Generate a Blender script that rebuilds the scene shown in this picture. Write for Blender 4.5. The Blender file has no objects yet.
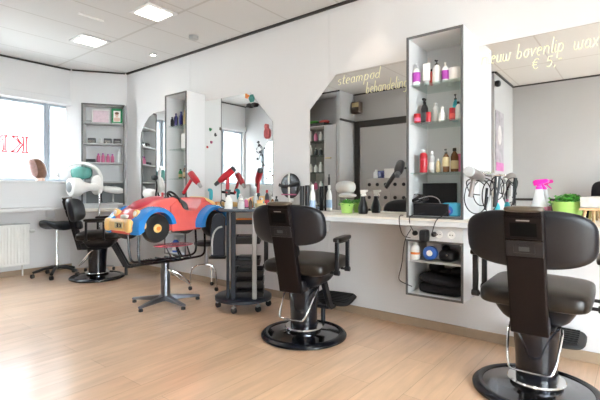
import bpy, bmesh, math, random
from mathutils import Vector, Matrix
random.seed(7)
PI = math.pi
SC = bpy.context.scene
COL = SC.collection
CAMH, FPX, HOR = 1.07, 425.0, 191.0

# ------------------------------------------------------------------ measuring aid: a point t metres deep seen at a pixel
def at(px, py, t):
    d = (px - 300) / FPX
    return Vector(((.7809 + .6247*d)*t, (.6247 - .7809*d)*t, CAMH + (HOR - py)/FPX*t))
def atX(px, X):            # Y on the plane X where that pixel column lands
    d = (px - 300) / FPX
    return (.6247 - .7809*d) * X / (.7809 + .6247*d)

# ------------------------------------------------------------------ materials
MATS = {}
def mat(name, col, rough=.5, metal=0., spec=.5, trans=0., emit=0., noise=0., scale=20., bump=0., coat=0., alpha=1., ior=1.45):
    if name in MATS: return MATS[name]
    m = bpy.data.materials.new(name); m.use_nodes = True
    nt = m.node_tree; b = nt.nodes['Principled BSDF']
    b.inputs['Base Color'].default_value = (*col, 1)
    b.inputs['Roughness'].default_value = rough
    b.inputs['Metallic'].default_value = metal
    b.inputs['Specular IOR Level'].default_value = spec
    b.inputs['Transmission Weight'].default_value = trans
    b.inputs['Coat Weight'].default_value = coat
    b.inputs['Alpha'].default_value = alpha
    b.inputs['IOR'].default_value = ior
    if emit:
        b.inputs['Emission Color'].default_value = (*col, 1)
        b.inputs['Emission Strength'].default_value = emit
    tc = nt.nodes.new('ShaderNodeTexCoord')
    nz = nt.nodes.new('ShaderNodeTexNoise'); nz.inputs['Scale'].default_value = scale
    nt.links.new(tc.outputs['Object'], nz.inputs['Vector'])
    n = noise if noise else .03
    mp = nt.nodes.new('ShaderNodeMapRange')
    mp.inputs['To Min'].default_value = 1 - n; mp.inputs['To Max'].default_value = 1 + n
    nt.links.new(nz.outputs['Fac'], mp.inputs['Value'])
    mx = nt.nodes.new('ShaderNodeVectorMath'); mx.operation = 'SCALE'
    mx.inputs[0].default_value = col
    nt.links.new(mp.outputs['Result'], mx.inputs['Scale'])
    nt.links.new(mx.outputs['Vector'], b.inputs['Base Color'])
    if bump:
        bp = nt.nodes.new('ShaderNodeBump'); bp.inputs['Strength'].default_value = bump; bp.inputs['Distance'].default_value = .002
        nt.links.new(nz.outputs['Fac'], bp.inputs['Height']); nt.links.new(bp.outputs['Normal'], b.inputs['Normal'])
    MATS[name] = m
    return m

def glass(name, col=(1, 1, 1), rough=0.):
    if name in MATS: return MATS[name]
    m = bpy.data.materials.new(name); m.use_nodes = True
    nt = m.node_tree; nt.nodes.clear()
    o = nt.nodes.new('ShaderNodeOutputMaterial'); mix = nt.nodes.new('ShaderNodeMixShader')
    t = nt.nodes.new('ShaderNodeBsdfTransparent'); g = nt.nodes.new('ShaderNodeBsdfGlossy'); lw = nt.nodes.new('ShaderNodeLayerWeight'); pw = nt.nodes.new('ShaderNodeMath'); f = nt.nodes.new('ShaderNodeMath')
    t.inputs[0].default_value = (*col, 1); g.inputs['Roughness'].default_value = rough
    lw.inputs['Blend'].default_value = .5; pw.operation = 'POWER'; pw.inputs[1].default_value = 4; f.operation = 'MULTIPLY_ADD'; f.inputs[1].default_value = .7; f.inputs[2].default_value = .035
    nt.links.new(lw.outputs['Facing'], pw.inputs[0]); nt.links.new(pw.outputs[0], f.inputs[0])
    nt.links.new(f.outputs[0], mix.inputs[0]); nt.links.new(t.outputs[0], mix.inputs[1]); nt.links.new(g.outputs[0], mix.inputs[2])
    nt.links.new(mix.outputs[0], o.inputs[0]); MATS[name] = m
    return m

def floor_mat():
    m = bpy.data.materials.new('oak_laminate'); m.use_nodes = True
    nt = m.node_tree; b = nt.nodes['Principled BSDF']; N = nt.nodes.new; L = nt.links.new
    tc = N('ShaderNodeTexCoord'); mp = N('ShaderNodeMapping'); mp.inputs['Rotation'].default_value = (0, 0, R(0))
    L(tc.outputs['Object'], mp.inputs['Vector'])
    br = N('ShaderNodeTexBrick'); br.offset = .37; br.offset_frequency = 2
    br.inputs['Scale'].default_value = 1; br.inputs['Brick Width'].default_value = 1.28; br.inputs['Row Height'].default_value = .195
    br.inputs['Mortar Size'].default_value = .0013; br.inputs['Mortar Smooth'].default_value = .2
    br.inputs['Color1'].default_value = (.74, .48, .30, 1); br.inputs['Color2'].default_value = (.83, .565, .365, 1)
    br.inputs['Mortar'].default_value = (.46, .30, .18, 1)
    L(mp.outputs[0], br.inputs['Vector'])
    m2 = N('ShaderNodeMapping'); m2.inputs['Scale'].default_value = (1.2, 14, 1); L(mp.outputs[0], m2.inputs['Vector'])
    nz = N('ShaderNodeTexNoise'); nz.inputs['Scale'].default_value = 2.2; nz.inputs['Detail'].default_value = 6; nz.inputs['Distortion'].default_value = .6
    L(m2.outputs[0], nz.inputs['Vector'])
    m3 = N('ShaderNodeMapping'); m3.inputs['Scale'].default_value = (.8, 3, 1); L(mp.outputs[0], m3.inputs['Vector'])
    n2 = N('ShaderNodeTexNoise'); n2.inputs['Scale'].default_value = 3; n2.inputs['Detail'].default_value = 3; L(m3.outputs[0], n2.inputs['Vector'])
    ad = N('ShaderNodeMath'); ad.operation = 'ADD'; L(nz.outputs['Fac'], ad.inputs[0]); L(n2.outputs['Fac'], ad.inputs[1])
    mr = N('ShaderNodeMapRange'); mr.inputs['From Min'].default_value = .6; mr.inputs['From Max'].default_value = 1.4
    mr.inputs['To Min'].default_value = .82; mr.inputs['To Max'].default_value = 1.16
    L(ad.outputs[0], mr.inputs['Value'])
    sc = N('ShaderNodeVectorMath'); sc.operation = 'SCALE'; L(br.outputs['Color'], sc.inputs[0]); L(mr.outputs[0], sc.inputs['Scale'])
    L(sc.outputs['Vector'], b.inputs['Base Color'])
    b.inputs['Roughness'].default_value = .30; b.inputs['Specular IOR Level'].default_value = .7; b.inputs['Coat Weight'].default_value = 1.; b.inputs['Coat Roughness'].default_value = .22; b.inputs['Coat IOR'].default_value = 1.6
    return m

def R(d): return math.radians(d)

def ceiling_mat():
    m = bpy.data.materials.new('ceiling_tiles'); m.use_nodes = True
    nt = m.node_tree; b = nt.nodes['Principled BSDF']; N = nt.nodes.new; L = nt.links.new
    tc = N('ShaderNodeTexCoord'); sp = N('ShaderNodeSeparateXYZ'); L(tc.outputs['Object'], sp.inputs[0])
    def line(out, period, off, w):
        a = N('ShaderNodeMath'); a.operation = 'ADD'; a.inputs[1].default_value = -off + 100*period; L(out, a.inputs[0])
        q = N('ShaderNodeMath'); q.operation = 'PINGPONG'; q.inputs[1].default_value = period/2; L(a.outputs[0], q.inputs[0])
        c = N('ShaderNodeMath'); c.operation = 'LESS_THAN'; c.inputs[1].default_value = w/2; L(q.outputs[0], c.inputs[0])
        return c.outputs[0]
    lx = line(sp.outputs['X'], 1.2, 2.42, .026); ly = line(sp.outputs['Y'], .6, 2.70, .018)
    mx = N('ShaderNodeMath'); mx.operation = 'MAXIMUM'; L(lx, mx.inputs[0]); L(ly, mx.inputs[1])
    nz = N('ShaderNodeTexNoise'); nz.inputs['Scale'].default_value = 180; nz.inputs['Detail'].default_value = 3; L(tc.outputs['Object'], nz.inputs['Vector'])
    mr = N('ShaderNodeMapRange'); mr.inputs['To Min'].default_value = .94; mr.inputs['To Max'].default_value = 1.04; L(nz.outputs['Fac'], mr.inputs['Value'])
    sc = N('ShaderNodeVectorMath'); sc.operation = 'SCALE'; sc.inputs[0].default_value = (.62, .62, .61); L(mr.outputs[0], sc.inputs['Scale'])
    mix = N('ShaderNodeMix'); mix.data_type = 'RGBA'; L(mx.outputs[0], mix.inputs['Factor']); L(sc.outputs['Vector'], mix.inputs['A'])
    mix.inputs['B'].default_value = (.50, .49, .47, 1)
    L(mix.outputs['Result'], b.inputs['Base Color']); b.inputs['Roughness'].default_value = .9
    return m

def brick_mat():
    m = bpy.data.materials.new('pale_facade'); m.use_nodes = True
    nt = m.node_tree; b = nt.nodes['Principled BSDF']; N = nt.nodes.new; L = nt.links.new
    tc = N('ShaderNodeTexCoord'); mp = N('ShaderNodeMapping'); mp.inputs['Rotation'].default_value = (R(90), 0, 0); L(tc.outputs['Object'], mp.inputs['Vector'])
    br = N('ShaderNodeTexBrick'); br.inputs['Scale'].default_value = 1; br.inputs['Brick Width'].default_value = 1.7; br.inputs['Row Height'].default_value = .75
    br.inputs['Mortar Size'].default_value = .04
    br.inputs['Color1'].default_value = (.20, .20, .205, 1); br.inputs['Color2'].default_value = (.165, .17, .175, 1); br.inputs['Mortar'].default_value = (.10, .10, .105, 1)
    L(mp.outputs[0], br.inputs['Vector']); L(br.outputs['Color'], b.inputs['Base Color']); b.inputs['Roughness'].default_value = .9
    return m

M_wall = mat('white_wall', (.69, .69, .695), .5, noise=.015, scale=3)
M_white = mat('white_laminate', (.68, .69, .70), .35, noise=.01, scale=5)
M_counter = mat('cream_worktop', (.80, .755, .69), .32, noise=.03, scale=9)
M_edge = mat('grey_aluminium_edge', (.12, .12, .12), .45, metal=.2)
M_lgrey = mat('light_grey', (.42, .43, .43), .5)
M_base = mat('oak_skirting', (.36, .27, .19), .5, noise=.12, scale=14)
M_black = mat('black_leather', (.0055, .006, .009), .34, spec=.42, noise=.25, scale=60, bump=.15)
M_bplast = mat('black_plastic', (.006, .0065, .009), .36, noise=.1)
M_brown = mat('brown_black_leather', (.0045, .0025, .0028), .42, spec=.22, noise=.2, scale=40, bump=.12)
M_tan = mat('dark_brown_leather', (.012, .009, .007), .28, spec=.4, noise=.2, scale=25)
M_bgloss = mat('black_gloss_enamel', (.004, .005, .009), .2, spec=.35, coat=.15)
M_dchrome = mat('dark_chrome', (.22, .225, .24), .09, metal=1.)
M_chrome = mat('chrome', (.78, .79, .8), .14, metal=1.)
M_steel = mat('satin_steel', (.45, .46, .48), .3, metal=.9)
M_rubber = mat('black_rubber', (.012, .012, .013), .5)
M_mirror = mat('mirror_silver', (.86, .87, .86), .0, metal=1., noise=.002)
M_glass = glass('clear_glass'); M_shelfglass = glass('green_shelf_glass', (.90, .97, .95))
M_pane = glass('window_glass', (.97, .99, .99))
M_capb = mat('brown_leather', (.085, .065, .045), .35, noise=.2)  # brown of the spine cap, lighter than the rest of the chair
M_frame = mat('window_frame_grey', (.36, .41, .46), .4)
M_red = mat('red_plastic', (.45, .014, .025), .28, coat=.3)
M_carred = mat('car_red', (.76, .13, .115), .22, coat=.4, noise=.12, scale=8)
M_carpink = mat('car_inner_red', (.55, .05, .075), .3)
M_carblue = mat('car_blue', (.03, .22, .60), .22, coat=.4, noise=.1, scale=8)
M_caryel = mat('car_yellow', (.88, .56, .20), .28, coat=.3, noise=.1, scale=12)
M_orange = mat('orange_plastic', (.85, .25, .05), .35)
M_pink = mat('pink_plastic', (.85, .03, .42), .3)
M_mag = mat('magenta_print', (.36, .05, .36), .4)
M_pinkp = mat('pink_bottle', (.55, .14, .27), .35)
M_wplast = mat('white_plastic', (.82, .82, .80), .3)
M_offw = mat('offwhite_plastic', (.66, .67, .65), .3)
M_green = mat('lime_green', (.38, .62, .15), .4)
M_leaf = mat('leaf_green', (.06, .30, .03), .5, noise=.4, scale=60)
M_dgreen = mat('dark_green', (.02, .26, .10), .45)
M_teal = mat('teal_plastic', (.03, .36, .42), .3)
M_tealg = mat('teal_visor', (.12, .38, .33), .1, alpha=.75)
M_navy = mat('navy_bottle', (.02, .02, .12), .25)
M_amber = mat('amber_bottle', (.14, .06, .02), .15)
M_gold = mat('gold_label', (.55, .45, .25), .4)
M_darkgrey = mat('dark_grey', (.055, .06, .065), .4)
M_slate = mat('slate_blue_grey', (.014, .019, .030), .35)
M_towel = mat('black_towel', (.012, .012, .016), .95, noise=.3, scale=150, bump=.6)
M_wood = mat('light_wood', (.62, .40, .22), .5, noise=.15)
M_stone = mat('grey_stone', (.55, .54, .51), .8, noise=.2, scale=30)
M_grey = mat('taupe_cabinet', (.40, .385, .37), .5, noise=.02)
M_greywall = mat('taupe_wall', (.44, .44, .44), .7, noise=.02, scale=3)
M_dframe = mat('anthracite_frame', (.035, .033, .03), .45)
M_brownbox = mat('brown_speaker_case', (.10, .07, .05), .5)
M_skin = mat('pale_print', (.70, .50, .42), .6)
M_hair = mat('brown_hair', (.16, .075, .045), .45, noise=.5, scale=35, bump=.5)
M_hairp = mat('ash_pink_hair', (.42, .27, .25), .5, noise=.4, scale=40)
M_ink = mat('cream_paint', (.93, .93, .66), .6)
M_redpaint = mat('red_paint', (.80, .04, .06), .5)
M_blue = mat('blue_print', (.04, .14, .50), .4)
M_clear = mat('frosted_clear_plastic', (.80, .82, .84), .25, alpha=.65)
M_pinkglass = mat('pink_acrylic', (.85, .16, .26), .1, alpha=.75)
M_lamp = mat('lamp_diffuser', (1., .93, .82), .5, emit=6.)
M_spot = mat('spot_glow', (1., .95, .86), .5, emit=12.)
M_greyback = mat('grey_panel', (.24, .26, .27), .5)

# ------------------------------------------------------------------ mesh collector
class MB:
    def __init__(s): s.b = bmesh.new()
    def add(s, verts, faces, mx=None):
        vs = [s.b.verts.new(mx @ Vector(v) if mx else Vector(v)) for v in verts]
        for f in faces:
            try: s.b.faces.new([vs[i] for i in f])
            except ValueError: pass
        return s
    def box(s, x0, x1, y0, y1, z0, z1, mx=None):
        v = [(x, y, z) for x in (x0, x1) for y in (y0, y1) for z in (z0, z1)]
        return s.add(v, [(0, 1, 3, 2), (4, 6, 7, 5), (0, 4, 5, 1), (2, 3, 7, 6), (0, 2, 6, 4), (1, 5, 7, 3)], mx)
    def lathe(s, prof, mx=None, n=28, a0=0, cap=True):
        v = []; f = []
        for r, z in prof:
            for k in range(n):
                a = 2*PI*k/n + a0; v.append((r*math.cos(a), r*math.sin(a), z))
        for i in range(len(prof)-1):
            for k in range(n):
                k2 = (k+1) % n; f.append((i*n+k, i*n+k2, (i+1)*n+k2, (i+1)*n+k))
        if cap:
            if prof[0][0] > 1e-6: f.append(tuple(range(n))[::-1])
            if prof[-1][0] > 1e-6: f.append(tuple((len(prof)-1)*n+k for k in range(n)))
        return s.add(v, f, mx)
    def cyl(s, p0, p1, r0, r1=None, n=16):
        p0, p1 = Vector(p0), Vector(p1); r1 = r0 if r1 is None else r1
        d = p1-p0; q = d.to_track_quat('Z', 'Y')
        return s.lathe([(r0, 0), (r1, d.length)], Matrix.Translation(p0) @ q.to_matrix().to_4x4(), n)
    def tube(s, pts, r, n=8, closed=False, smooth=0, flat=1.):
        P = [Vector(p) for p in pts]
        for _ in range(smooth):
            Q = [] if closed else [P[0]]
            m = len(P)
            for i in range(m if closed else m-1):
                a, b = P[i], P[(i+1) % m]; Q += [a*.75+b*.25, a*.25+b*.75]
            if not closed: Q.append(P[-1])
            P = Q
        m = len(P); v = []; f = []; up = None
        for i in range(m):
            if closed: t = P[(i+1) % m]-P[i-1]
            else: t = P[min(i+1, m-1)]-P[max(i-1, 0)]
            if t.length < 1e-9: t = Vector((0, 0, 1))
            t.normalize()
            if up is None: up = Vector((0, 0, 1)) if abs(t.z) < .9 else Vector((1, 0, 0))
            x = t.cross(up); x.normalize(); y = x.cross(t); y.normalize(); up = y
            for k in range(n):
                a = 2*PI*k/n; v.append(P[i] + x*(r*math.cos(a)) + y*(r*flat*math.sin(a)))
        for i in range(m if closed else m-1):
            j = (i+1) % m
            for k in range(n):
                k2 = (k+1) % n; f.append((i*n+k, i*n+k2, j*n+k2, j*n+k))
        if not closed:
            f.append(tuple(range(n))[::-1]); f.append(tuple((m-1)*n+k for k in range(n)))
        return s.add(v, f)
    def prism(s, poly, a, b, axis='y', mx=None):
        n = len(poly); v = []
        for w in (a, b):
            for p, q in poly:
                v.append({'y': (p, w, q), 'x': (w, p, q), 'z': (p, q, w)}[axis])
        f = [tuple(range(n)), tuple(range(2*n-1, n-1, -1))] + [(i, i+n, (i+1) % n+n, (i+1) % n) for i in range(n)]
        return s.add(v, f, mx)
    def sq(s, c, a, b, d, e1=.4, e2=.4, fn=None, nu=28, nv=16, mx=None):   # rounded pillow / superellipsoid
        def pw(x, e): return math.copysign(abs(x)**e, x)
        v = []; f = []
        for j in range(1, nv):
            ph = -PI/2 + PI*j/nv
            for i in range(nu):
                th = 2*PI*i/nu
                p = Vector((a*pw(math.cos(ph), e1)*pw(math.cos(th), e2), b*pw(math.cos(ph), e1)*pw(math.sin(th), e2), d*pw(math.sin(ph), e1)))
                if fn: p = Vector(fn(p))
                v.append(p+Vector(c))
        for j in range(nv-2):
            for i in range(nu):
                i2 = (i+1) % nu; f.append((j*nu+i, j*nu+i2, (j+1)*nu+i2, (j+1)*nu+i))
        bot = Vector((0, 0, -d)); top = Vector((0, 0, d))
        if fn: bot, top = Vector(fn(bot)), Vector(fn(top))
        v += [bot+Vector(c), top+Vector(c)]; B = len(v)-2
        for i in range(nu):
            i2 = (i+1) % nu; f.append((B, i2, i)); f.append((B+1, (nv-2)*nu+i, (nv-2)*nu+i2))
        return s.add(v, f, mx)
    def build(s, name, m, parent=None, bevel=0, seg=2, ang=40):
        bmesh.ops.recalc_face_normals(s.b, faces=s.b.faces[:])
        me = bpy.data.meshes.new(name); s.b.to_mesh(me); s.b.free()
        me.polygons.foreach_set('use_smooth', [True]*len(me.polygons))
        me.set_sharp_from_angle(angle=R(ang))
        me.materials.append(m)
        o = bpy.data.objects.new(name, me); COL.objects.link(o)
        if parent is not None: o.parent = parent
        if bevel:
            bv = o.modifiers.new('bevel', 'BEVEL'); bv.width = bevel; bv.segments = seg; bv.limit_method = 'ANGLE'; bv.angle_limit = R(40)
        return o

def B(*a, **k): return MB().box(*a, **k)
def tag(o, label, cat, group=None, kind=None):
    o['label'] = label; o['category'] = cat
    if group: o['group'] = group
    if kind: o['kind'] = kind
    return o
def thing(name, label, cat, loc=(0, 0, 0), rz=0, group=None, rot=None):
    o = bpy.data.objects.new(name, None); COL.objects.link(o); o.empty_display_size = .1
    o.location = loc; o.rotation_euler = rot if rot else (0, 0, rz)
    return tag(o, label, cat, group)
def struct(name, mb, m, bevel=0, label=None, parent=None):
    o = mb.build(name, m, parent, bevel=bevel)
    if parent is None:
        o['kind'] = 'structure'; o['category'] = name.split('_')[0]; o['label'] = label or name.replace('_', ' ')
    return o
def copy_tree(o, parent=None):
    c = o.copy(); COL.objects.link(c)
    if parent is not None: c.parent = parent
    for ch in list(o.children): copy_tree(ch, c)
    return c
def again(o, label, loc, rz=None, group=None):
    c = copy_tree(o); c.location = loc; c['label'] = label
    if rz is not None: c.rotation_euler = (0, 0, rz)
    if group: c['group'] = group
    return c
def part_label(o, l): o['label'] = l; return o

XW, YW, H = 3.2, 6.15, 2.75       # right wall, window wall, ceiling
XL, YB = -1.1, -2.5

# ------------------------------------------------------------------ room shell
struct('floor', B(XL-.2, XW+.2, YB-.2, YW+.2, -.1, 0), floor_mat(), label='light oak laminate plank floor with a soft sheen')
struct('ceiling', B(XL-.2, XW+.2, YB-.2, YW+.2, H, H+.1), ceiling_mat(), label='white suspended tile ceiling in a grey grid')
w = MB()
seams = [YB, -1.9, .16, 2.22, 4.273, YW]
w.box(XW+.004, XW+.15, YB, YW, 0, H)
for a, b in zip(seams[:-1], seams[1:]): w.box(XW, XW+.004, a+.002, b-.002, 0, H)
struct('wall_right', w, M_wall, label='white panelled wall carrying the mirrors and worktop')
struct('baseboard_right', B(XW-.015, XW-.0005, YB, 5.72, .0005, .07), M_base, .003, label='wood-look skirting along the right wall')
struct('trim_1', B(XW-.022, XW-.0005, YB, 5.71, H-.022, H-.0005), M_dframe, label='dark trim strip where right wall meets ceiling')  # dark trim line along the wall top
struct('trim_2', B(.45, 2.6, YW-.022, YW-.0005, H-.02, H-.0005), M_dframe, label='dark trim strip above the windows')
# corner wall at 45 degrees
CA = -35.6
cm = Matrix.Translation((2.9, 5.935, 0)) @ Matrix.Rotation(R(CA), 4, 'Z')
struct('wall_corner', MB().box(-.42, .42, .003, .12, 0, H, cm), M_wall, label='narrow white wall set diagonally across the corner')
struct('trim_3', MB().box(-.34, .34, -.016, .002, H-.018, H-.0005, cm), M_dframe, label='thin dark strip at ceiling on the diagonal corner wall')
# window wall: parapet, lintel, piers
w = MB(); w.box(XL, 3.1, YW, YW+.2, 0, 1.2); w.box(XL, 3.1, YW, YW+.2, 2.24, H); w.box(XL, .5, YW, YW+.2, 1.2, 2.24); w.box(2.74, 3.1, YW, YW+.2, 1.2, 2.24)
struct('wall_back', w, M_wall, label='white wall below and above the windows')
struct('baseboard_back', B(.45, 2.62, YW-.014, YW-.0005, .0005, .07), M_base, .003, label='wood-look skirting below the radiator')
struct('trim_4', B(.46, 2.6, YW-.05, YW-.001, 2.25, 2.34), M_white, .004, label='white blind box over the windows')
def window(name, x0, x1, label):
    e = bpy.data.objects.new(name, None); COL.objects.link(e); e.location = (x0, YW+.03, 1.2)
    e['kind'] = 'structure'; e['label'] = label; e['category'] = 'window'
    W = x1-x0; h = 1.04; f = MB(); t = .035
    f.box(0, W, 0, .06, 0, t); f.box(0, W, 0, .06, h-t, h); f.box(0, t, 0, .06, t, h-t); f.box(W-t, W, 0, .06, t, h-t)
    f.build('window_frame', M_frame, e, bevel=.004)
    B(t, W-t, .026, .032, t, h-t).build('pane', M_pane, e)
    return e
w1 = window('window_1', 1.02, 2.315, 'wide window with mirrored red lettering on its glass')
window('window_2', 2.325, 2.74, 'narrow window beside the corner shelf unit')
window('window_3', .5, 1.01, 'window at the left, seen only in the mirrors')
# the mirrored red letters (outlined serif capitals, read from the street)
def outline(mb, polys, place, r):
    for p in polys: mb.tube([place(*q) for q in p], r, n=5, closed=True)
SERIF = {
 'K': [[(0,0),(.36,0),(.36,.06),(.26,.09),(.26,.91),(.36,.94),(.36,1),(0,1),(0,.94),(.1,.91),(.1,.09),(0,.06)],
       [(.27,.45),(.62,.9),(.55,.94),(.55,1),(.9,1),(.9,.94),(.78,.9),(.44,.55),(.8,.09),(.95,.06),(.95,0),(.62,0),(.34,.46)]],
 'N': [[(0,0),(.3,0),(.3,.06),(.2,.09),(.2,.8),(.78,0),(.9,0),(.9,.91),(1,.94),(1,1),(.7,1),(.7,.94),(.8,.91),(.8,.25),(.25,1),(0,1),(0,.94),(.1,.91),(.1,.09),(0,.06)]],
 'I': [[(0,0),(.36,0),(.36,.06),(.26,.09),(.26,.91),(.36,.94),(.36,1),(0,1),(0,.94),(.1,.91),(.1,.09),(0,.06)]],
 'P': [[(0,0),(.36,0),(.36,.06),(.26,.09),(.26,.42),(.6,.42),(.75,.55),(.78,.72),(.72,.9),(.58,1),(0,1),(0,.94),(.1,.91),(.1,.09),(0,.06)]]}
L = MB(); x = 2.10
for ch in 'KNIP':
    outline(L, SERIF[ch], lambda u, v, x=x: (x - u*.2 - 1.02, .016, (1.565 + v*.2) - 1.2), .010)
    x -= {'K': .235, 'N': .25, 'I': .11, 'P': .2}[ch]
part_label(L.build('lettering', M_redpaint, w1), 'red outlined serif capitals reading KNIP backwards')
struct('trim_5', B(.46, 2.62, YW-.16, YW-.001, 1.17, 1.2), M_white, .004, label='white window sill board')
struct('trim_6', B(.46, 2.66, YW-.14, YW-.12, .862, 1.17), M_wall, .002, label='white panel between sill and side ledge')

# other walls (they show in the mirrors)
struct('wall_left', MB().box(XL-.15, XL, YB, 1.6, 0, H).box(XL-.15, 0, 1.6, 3.88, 0, H).box(XL-.15, .02, 3.88, YW, 0, H), M_greywall, label='light taupe wall opposite the mirrors')
struct('baseboard_left', B(XL+.0005, XL+.015, YB, 1.59, .0005, .07), M_base, label='wood-look skirting opposite')
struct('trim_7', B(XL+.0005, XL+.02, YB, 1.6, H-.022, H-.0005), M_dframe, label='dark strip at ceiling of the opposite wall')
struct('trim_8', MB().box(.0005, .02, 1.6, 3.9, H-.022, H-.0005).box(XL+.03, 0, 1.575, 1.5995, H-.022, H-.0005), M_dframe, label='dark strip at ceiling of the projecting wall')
struct('trim_9', B(XL+.0005, XL+.022, YB, 1.58, .92, .955), M_dframe, label='dark rail along the opposite wall')
struct('wall_side', MB().box(.0, .45, 3.9, 3.96, 0, H).box(.4, .45, 4.72, YW, 0, H), M_greywall, label='short light taupe wall pieces by the tall cabinet')
struct('trim_10', B(.012, .45, 3.875, 3.8995, 2.25, 2.28), M_dframe, label='thin dark rail on the short side wall')
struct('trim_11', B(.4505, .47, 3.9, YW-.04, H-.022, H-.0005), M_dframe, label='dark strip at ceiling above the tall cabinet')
# dark framed sliding door on the opposite wall
d = bpy.data.objects.new('door_1', None); COL.objects.link(d); d.location = (.0, 2.0, 0)
d['kind'] = 'structure'; d['label'] = 'pale door panel in a thick anthracite frame'; d['category'] = 'door'
MB().box(.001, .04, 1.76, 1.87, .0005, 2.27).box(.001, .04, .2, .31, .0005, 2.27).box(.001, .04, .31, 1.76, 2.16, 2.27).build('door_frame', M_dframe, d, bevel=.003)
B(.003, .03, .315, 1.755, .0005, 2.155).build('door_panel', M_greywall, d)
# unseen shopfront behind the camera, added to flood the room with daylight
w = MB(); w.box(XL, XW, YB-.15, YB, 2.5, H); w.box(XL, XL+.1, YB-.15, YB, 0, 2.5); w.box(1.7, XW, YB-.15, YB, 0, 2.5); w.box(XL+.1, 1.7, YB-.15, YB, 0, .12)
struct('wall_front', w, M_wall, label='wall around the added shopfront glazing')
e = bpy.data.objects.new('window_added', None); COL.objects.link(e); e.location = (XL+.1, YB-.1, .12); e['kind'] = 'structure'; e['label'] = 'large unseen shopfront glazing, added to let daylight in'; e['category'] = 'window'
f = MB(); WW = 1.7-XL-.1
for x in (0, WW/3, 2*WW/3, WW-.05): f.box(x, x+.05, 0, .06, 0, 2.38)
f.box(.05, WW-.05, 0, .06, 0, .05); f.box(.05, WW-.05, 0, .06, 2.33, 2.38)
f.build('window_frame', M_frame, e)
B(.05, WW-.05, .028, .034, .05, 2.33).build('pane', M_pane, e)
# outside
struct('ground', MB().box(-30, 30, YW+.3, 40, -.3, -.2).box(-30, 30, -40, YB-.3, -.3, -.2), mat('pavement', (.45, .45, .44), .9, noise=.1, scale=2), label='pale paving outside the windows')
bld = thing('building', 'pale block-faced building across the street, beyond the windows', 'building', (2, 22, -.2))
B(-16, 16, 0, 6, 0, 12).build('facade', brick_mat(), bld)
for i in range(6):
    B(-8+3*i, -6.6+3*i, -.04, .05, 7.4, 9.2).build('window', M_frame, bld)

# ------------------------------------------------------------------ ceiling lamps
def lamp(x, y, label):
    t = thing('ceiling_lamp', label, 'lamp', (x, y, H))
    MB().box(-.16, .16, -.16, .16, -.012, -.0005).build('lamp_frame', M_white, t, bevel=.003)
    B(-.12, .12, -.12, .12, -.018, -.0125).build('diffuser', M_lamp, t)
    ld = bpy.data.lights.new('ceiling_lamp_light', 'AREA'); ld.shape = 'SQUARE'; ld.size = .24; ld.energy = 1.8; ld.color = (1, .96, .90)
    lo = bpy.data.objects.new('ceiling_lamp_light', ld); COL.objects.link(lo); lo.parent = t; lo.location = (0, 0, -.022)
    return t
for x, y, l in ((2.26, 3.57, 'square recessed ceiling light nearest the right wall, second row from windows'),
                (2.24, 4.79, 'square recessed ceiling light nearest the windows'),
                (2.25, 1.2, 'square ceiling light above the nearer chairs, seen in a mirror'),
                (.6, 2.3, 'square ceiling light over the room middle, seen in a mirror'),
                (.2, .2, 'square ceiling light near the camera, seen in right mirror'),
                (1.0, -1.2, 'square ceiling light near the added shopfront')):
    lamp(x, y, l)
def spot(x, y, label):
    t = thing('ceiling_spot', label, 'spotlight', (x, y, H))
    MB().lathe([(.045, -.0005), (.045, -.01), (.032, -.012)], n=20).build('ring', M_chrome, t)
    MB().lathe([(.0, -.0125), (.03, -.0135), (.03, -.0125)], n=16, cap=False).build('bulb', M_spot, t)
    ld = bpy.data.lights.new('ceiling_spot_light', 'SPOT'); ld.energy = 6; ld.spot_size = R(80); ld.spot_blend = .6; ld.color = (1, .85, .68); ld.shadow_soft_size = .03
    lo = bpy.data.objects.new('ceiling_spot_light', ld); COL.objects.link(lo); lo.parent = t; lo.location = (0, 0, -.03)
for x, y, l in ((2.95, 4.67, 'small round ceiling spot beside the wall above the tall left shelf unit'),
                (2.95, 1.75, 'small round ceiling spot above the middle mirror'),
                (-.5, .35, 'small round ceiling spot seen in the right mirror')):
    spot(x, y, l)
t = MB().lathe([(.05, -.0005), (.05, -.03), (.035, -.04), (0, -.04)], n=20).build('smoke_detector', M_lgrey); t.location = (2.88, 3.78, H)
tag(t, 'small grey round detector on the ceiling near the right wall', 'smoke detector')
t = B(-.12, .12, -.012, .012, -.012, -.0005).build('ceiling_strip', M_wplast); t.location = (1.94, 4.13, H)  # plain white strip on the ceiling tiles
tag(t, 'narrow white strip in the ceiling tiles', 'vent')

# ------------------------------------------------------------------ worktops
t = thing('worktop', 'long cream worktop running under the mirrors along the right wall', 'worktop', (XW, 0, 0))
MB().prism([(-.40, -1.5), (-.001, -1.5), (-.001, 5.45), (-.28, 5.45), (-.28, 2.62), (-.40, 2.62)], .865, .88, 'z').build('surface', M_counter, t, bevel=.003)
MB().prism([(-.405, -1.5), (-.385, -1.5), (-.385, 2.605), (-.265, 2.605), (-.265, 5.45), (-.285, 5.45), (-.285, 2.625), (-.405, 2.625)], .828, .8645, 'z').build('front_edge', M_white, t, bevel=.003)
for y in (-1.2, 2.22, 5.25):
    B(-.26, -.001, y-.012, y+.012, .70, .864).build('bracket', M_white, t)
t = thing('side_ledge', 'narrow white ledge below the window sill', 'ledge', (0, YW, 0))
B(.46, 2.50, -.33, -.001, .825, .861).build('surface', M_white, t, bevel=.004)
for x in (.6, 2.3): B(x-.01, x+.01, -.3, -.001, .72, .8245).build('bracket', M_white, t)

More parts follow.
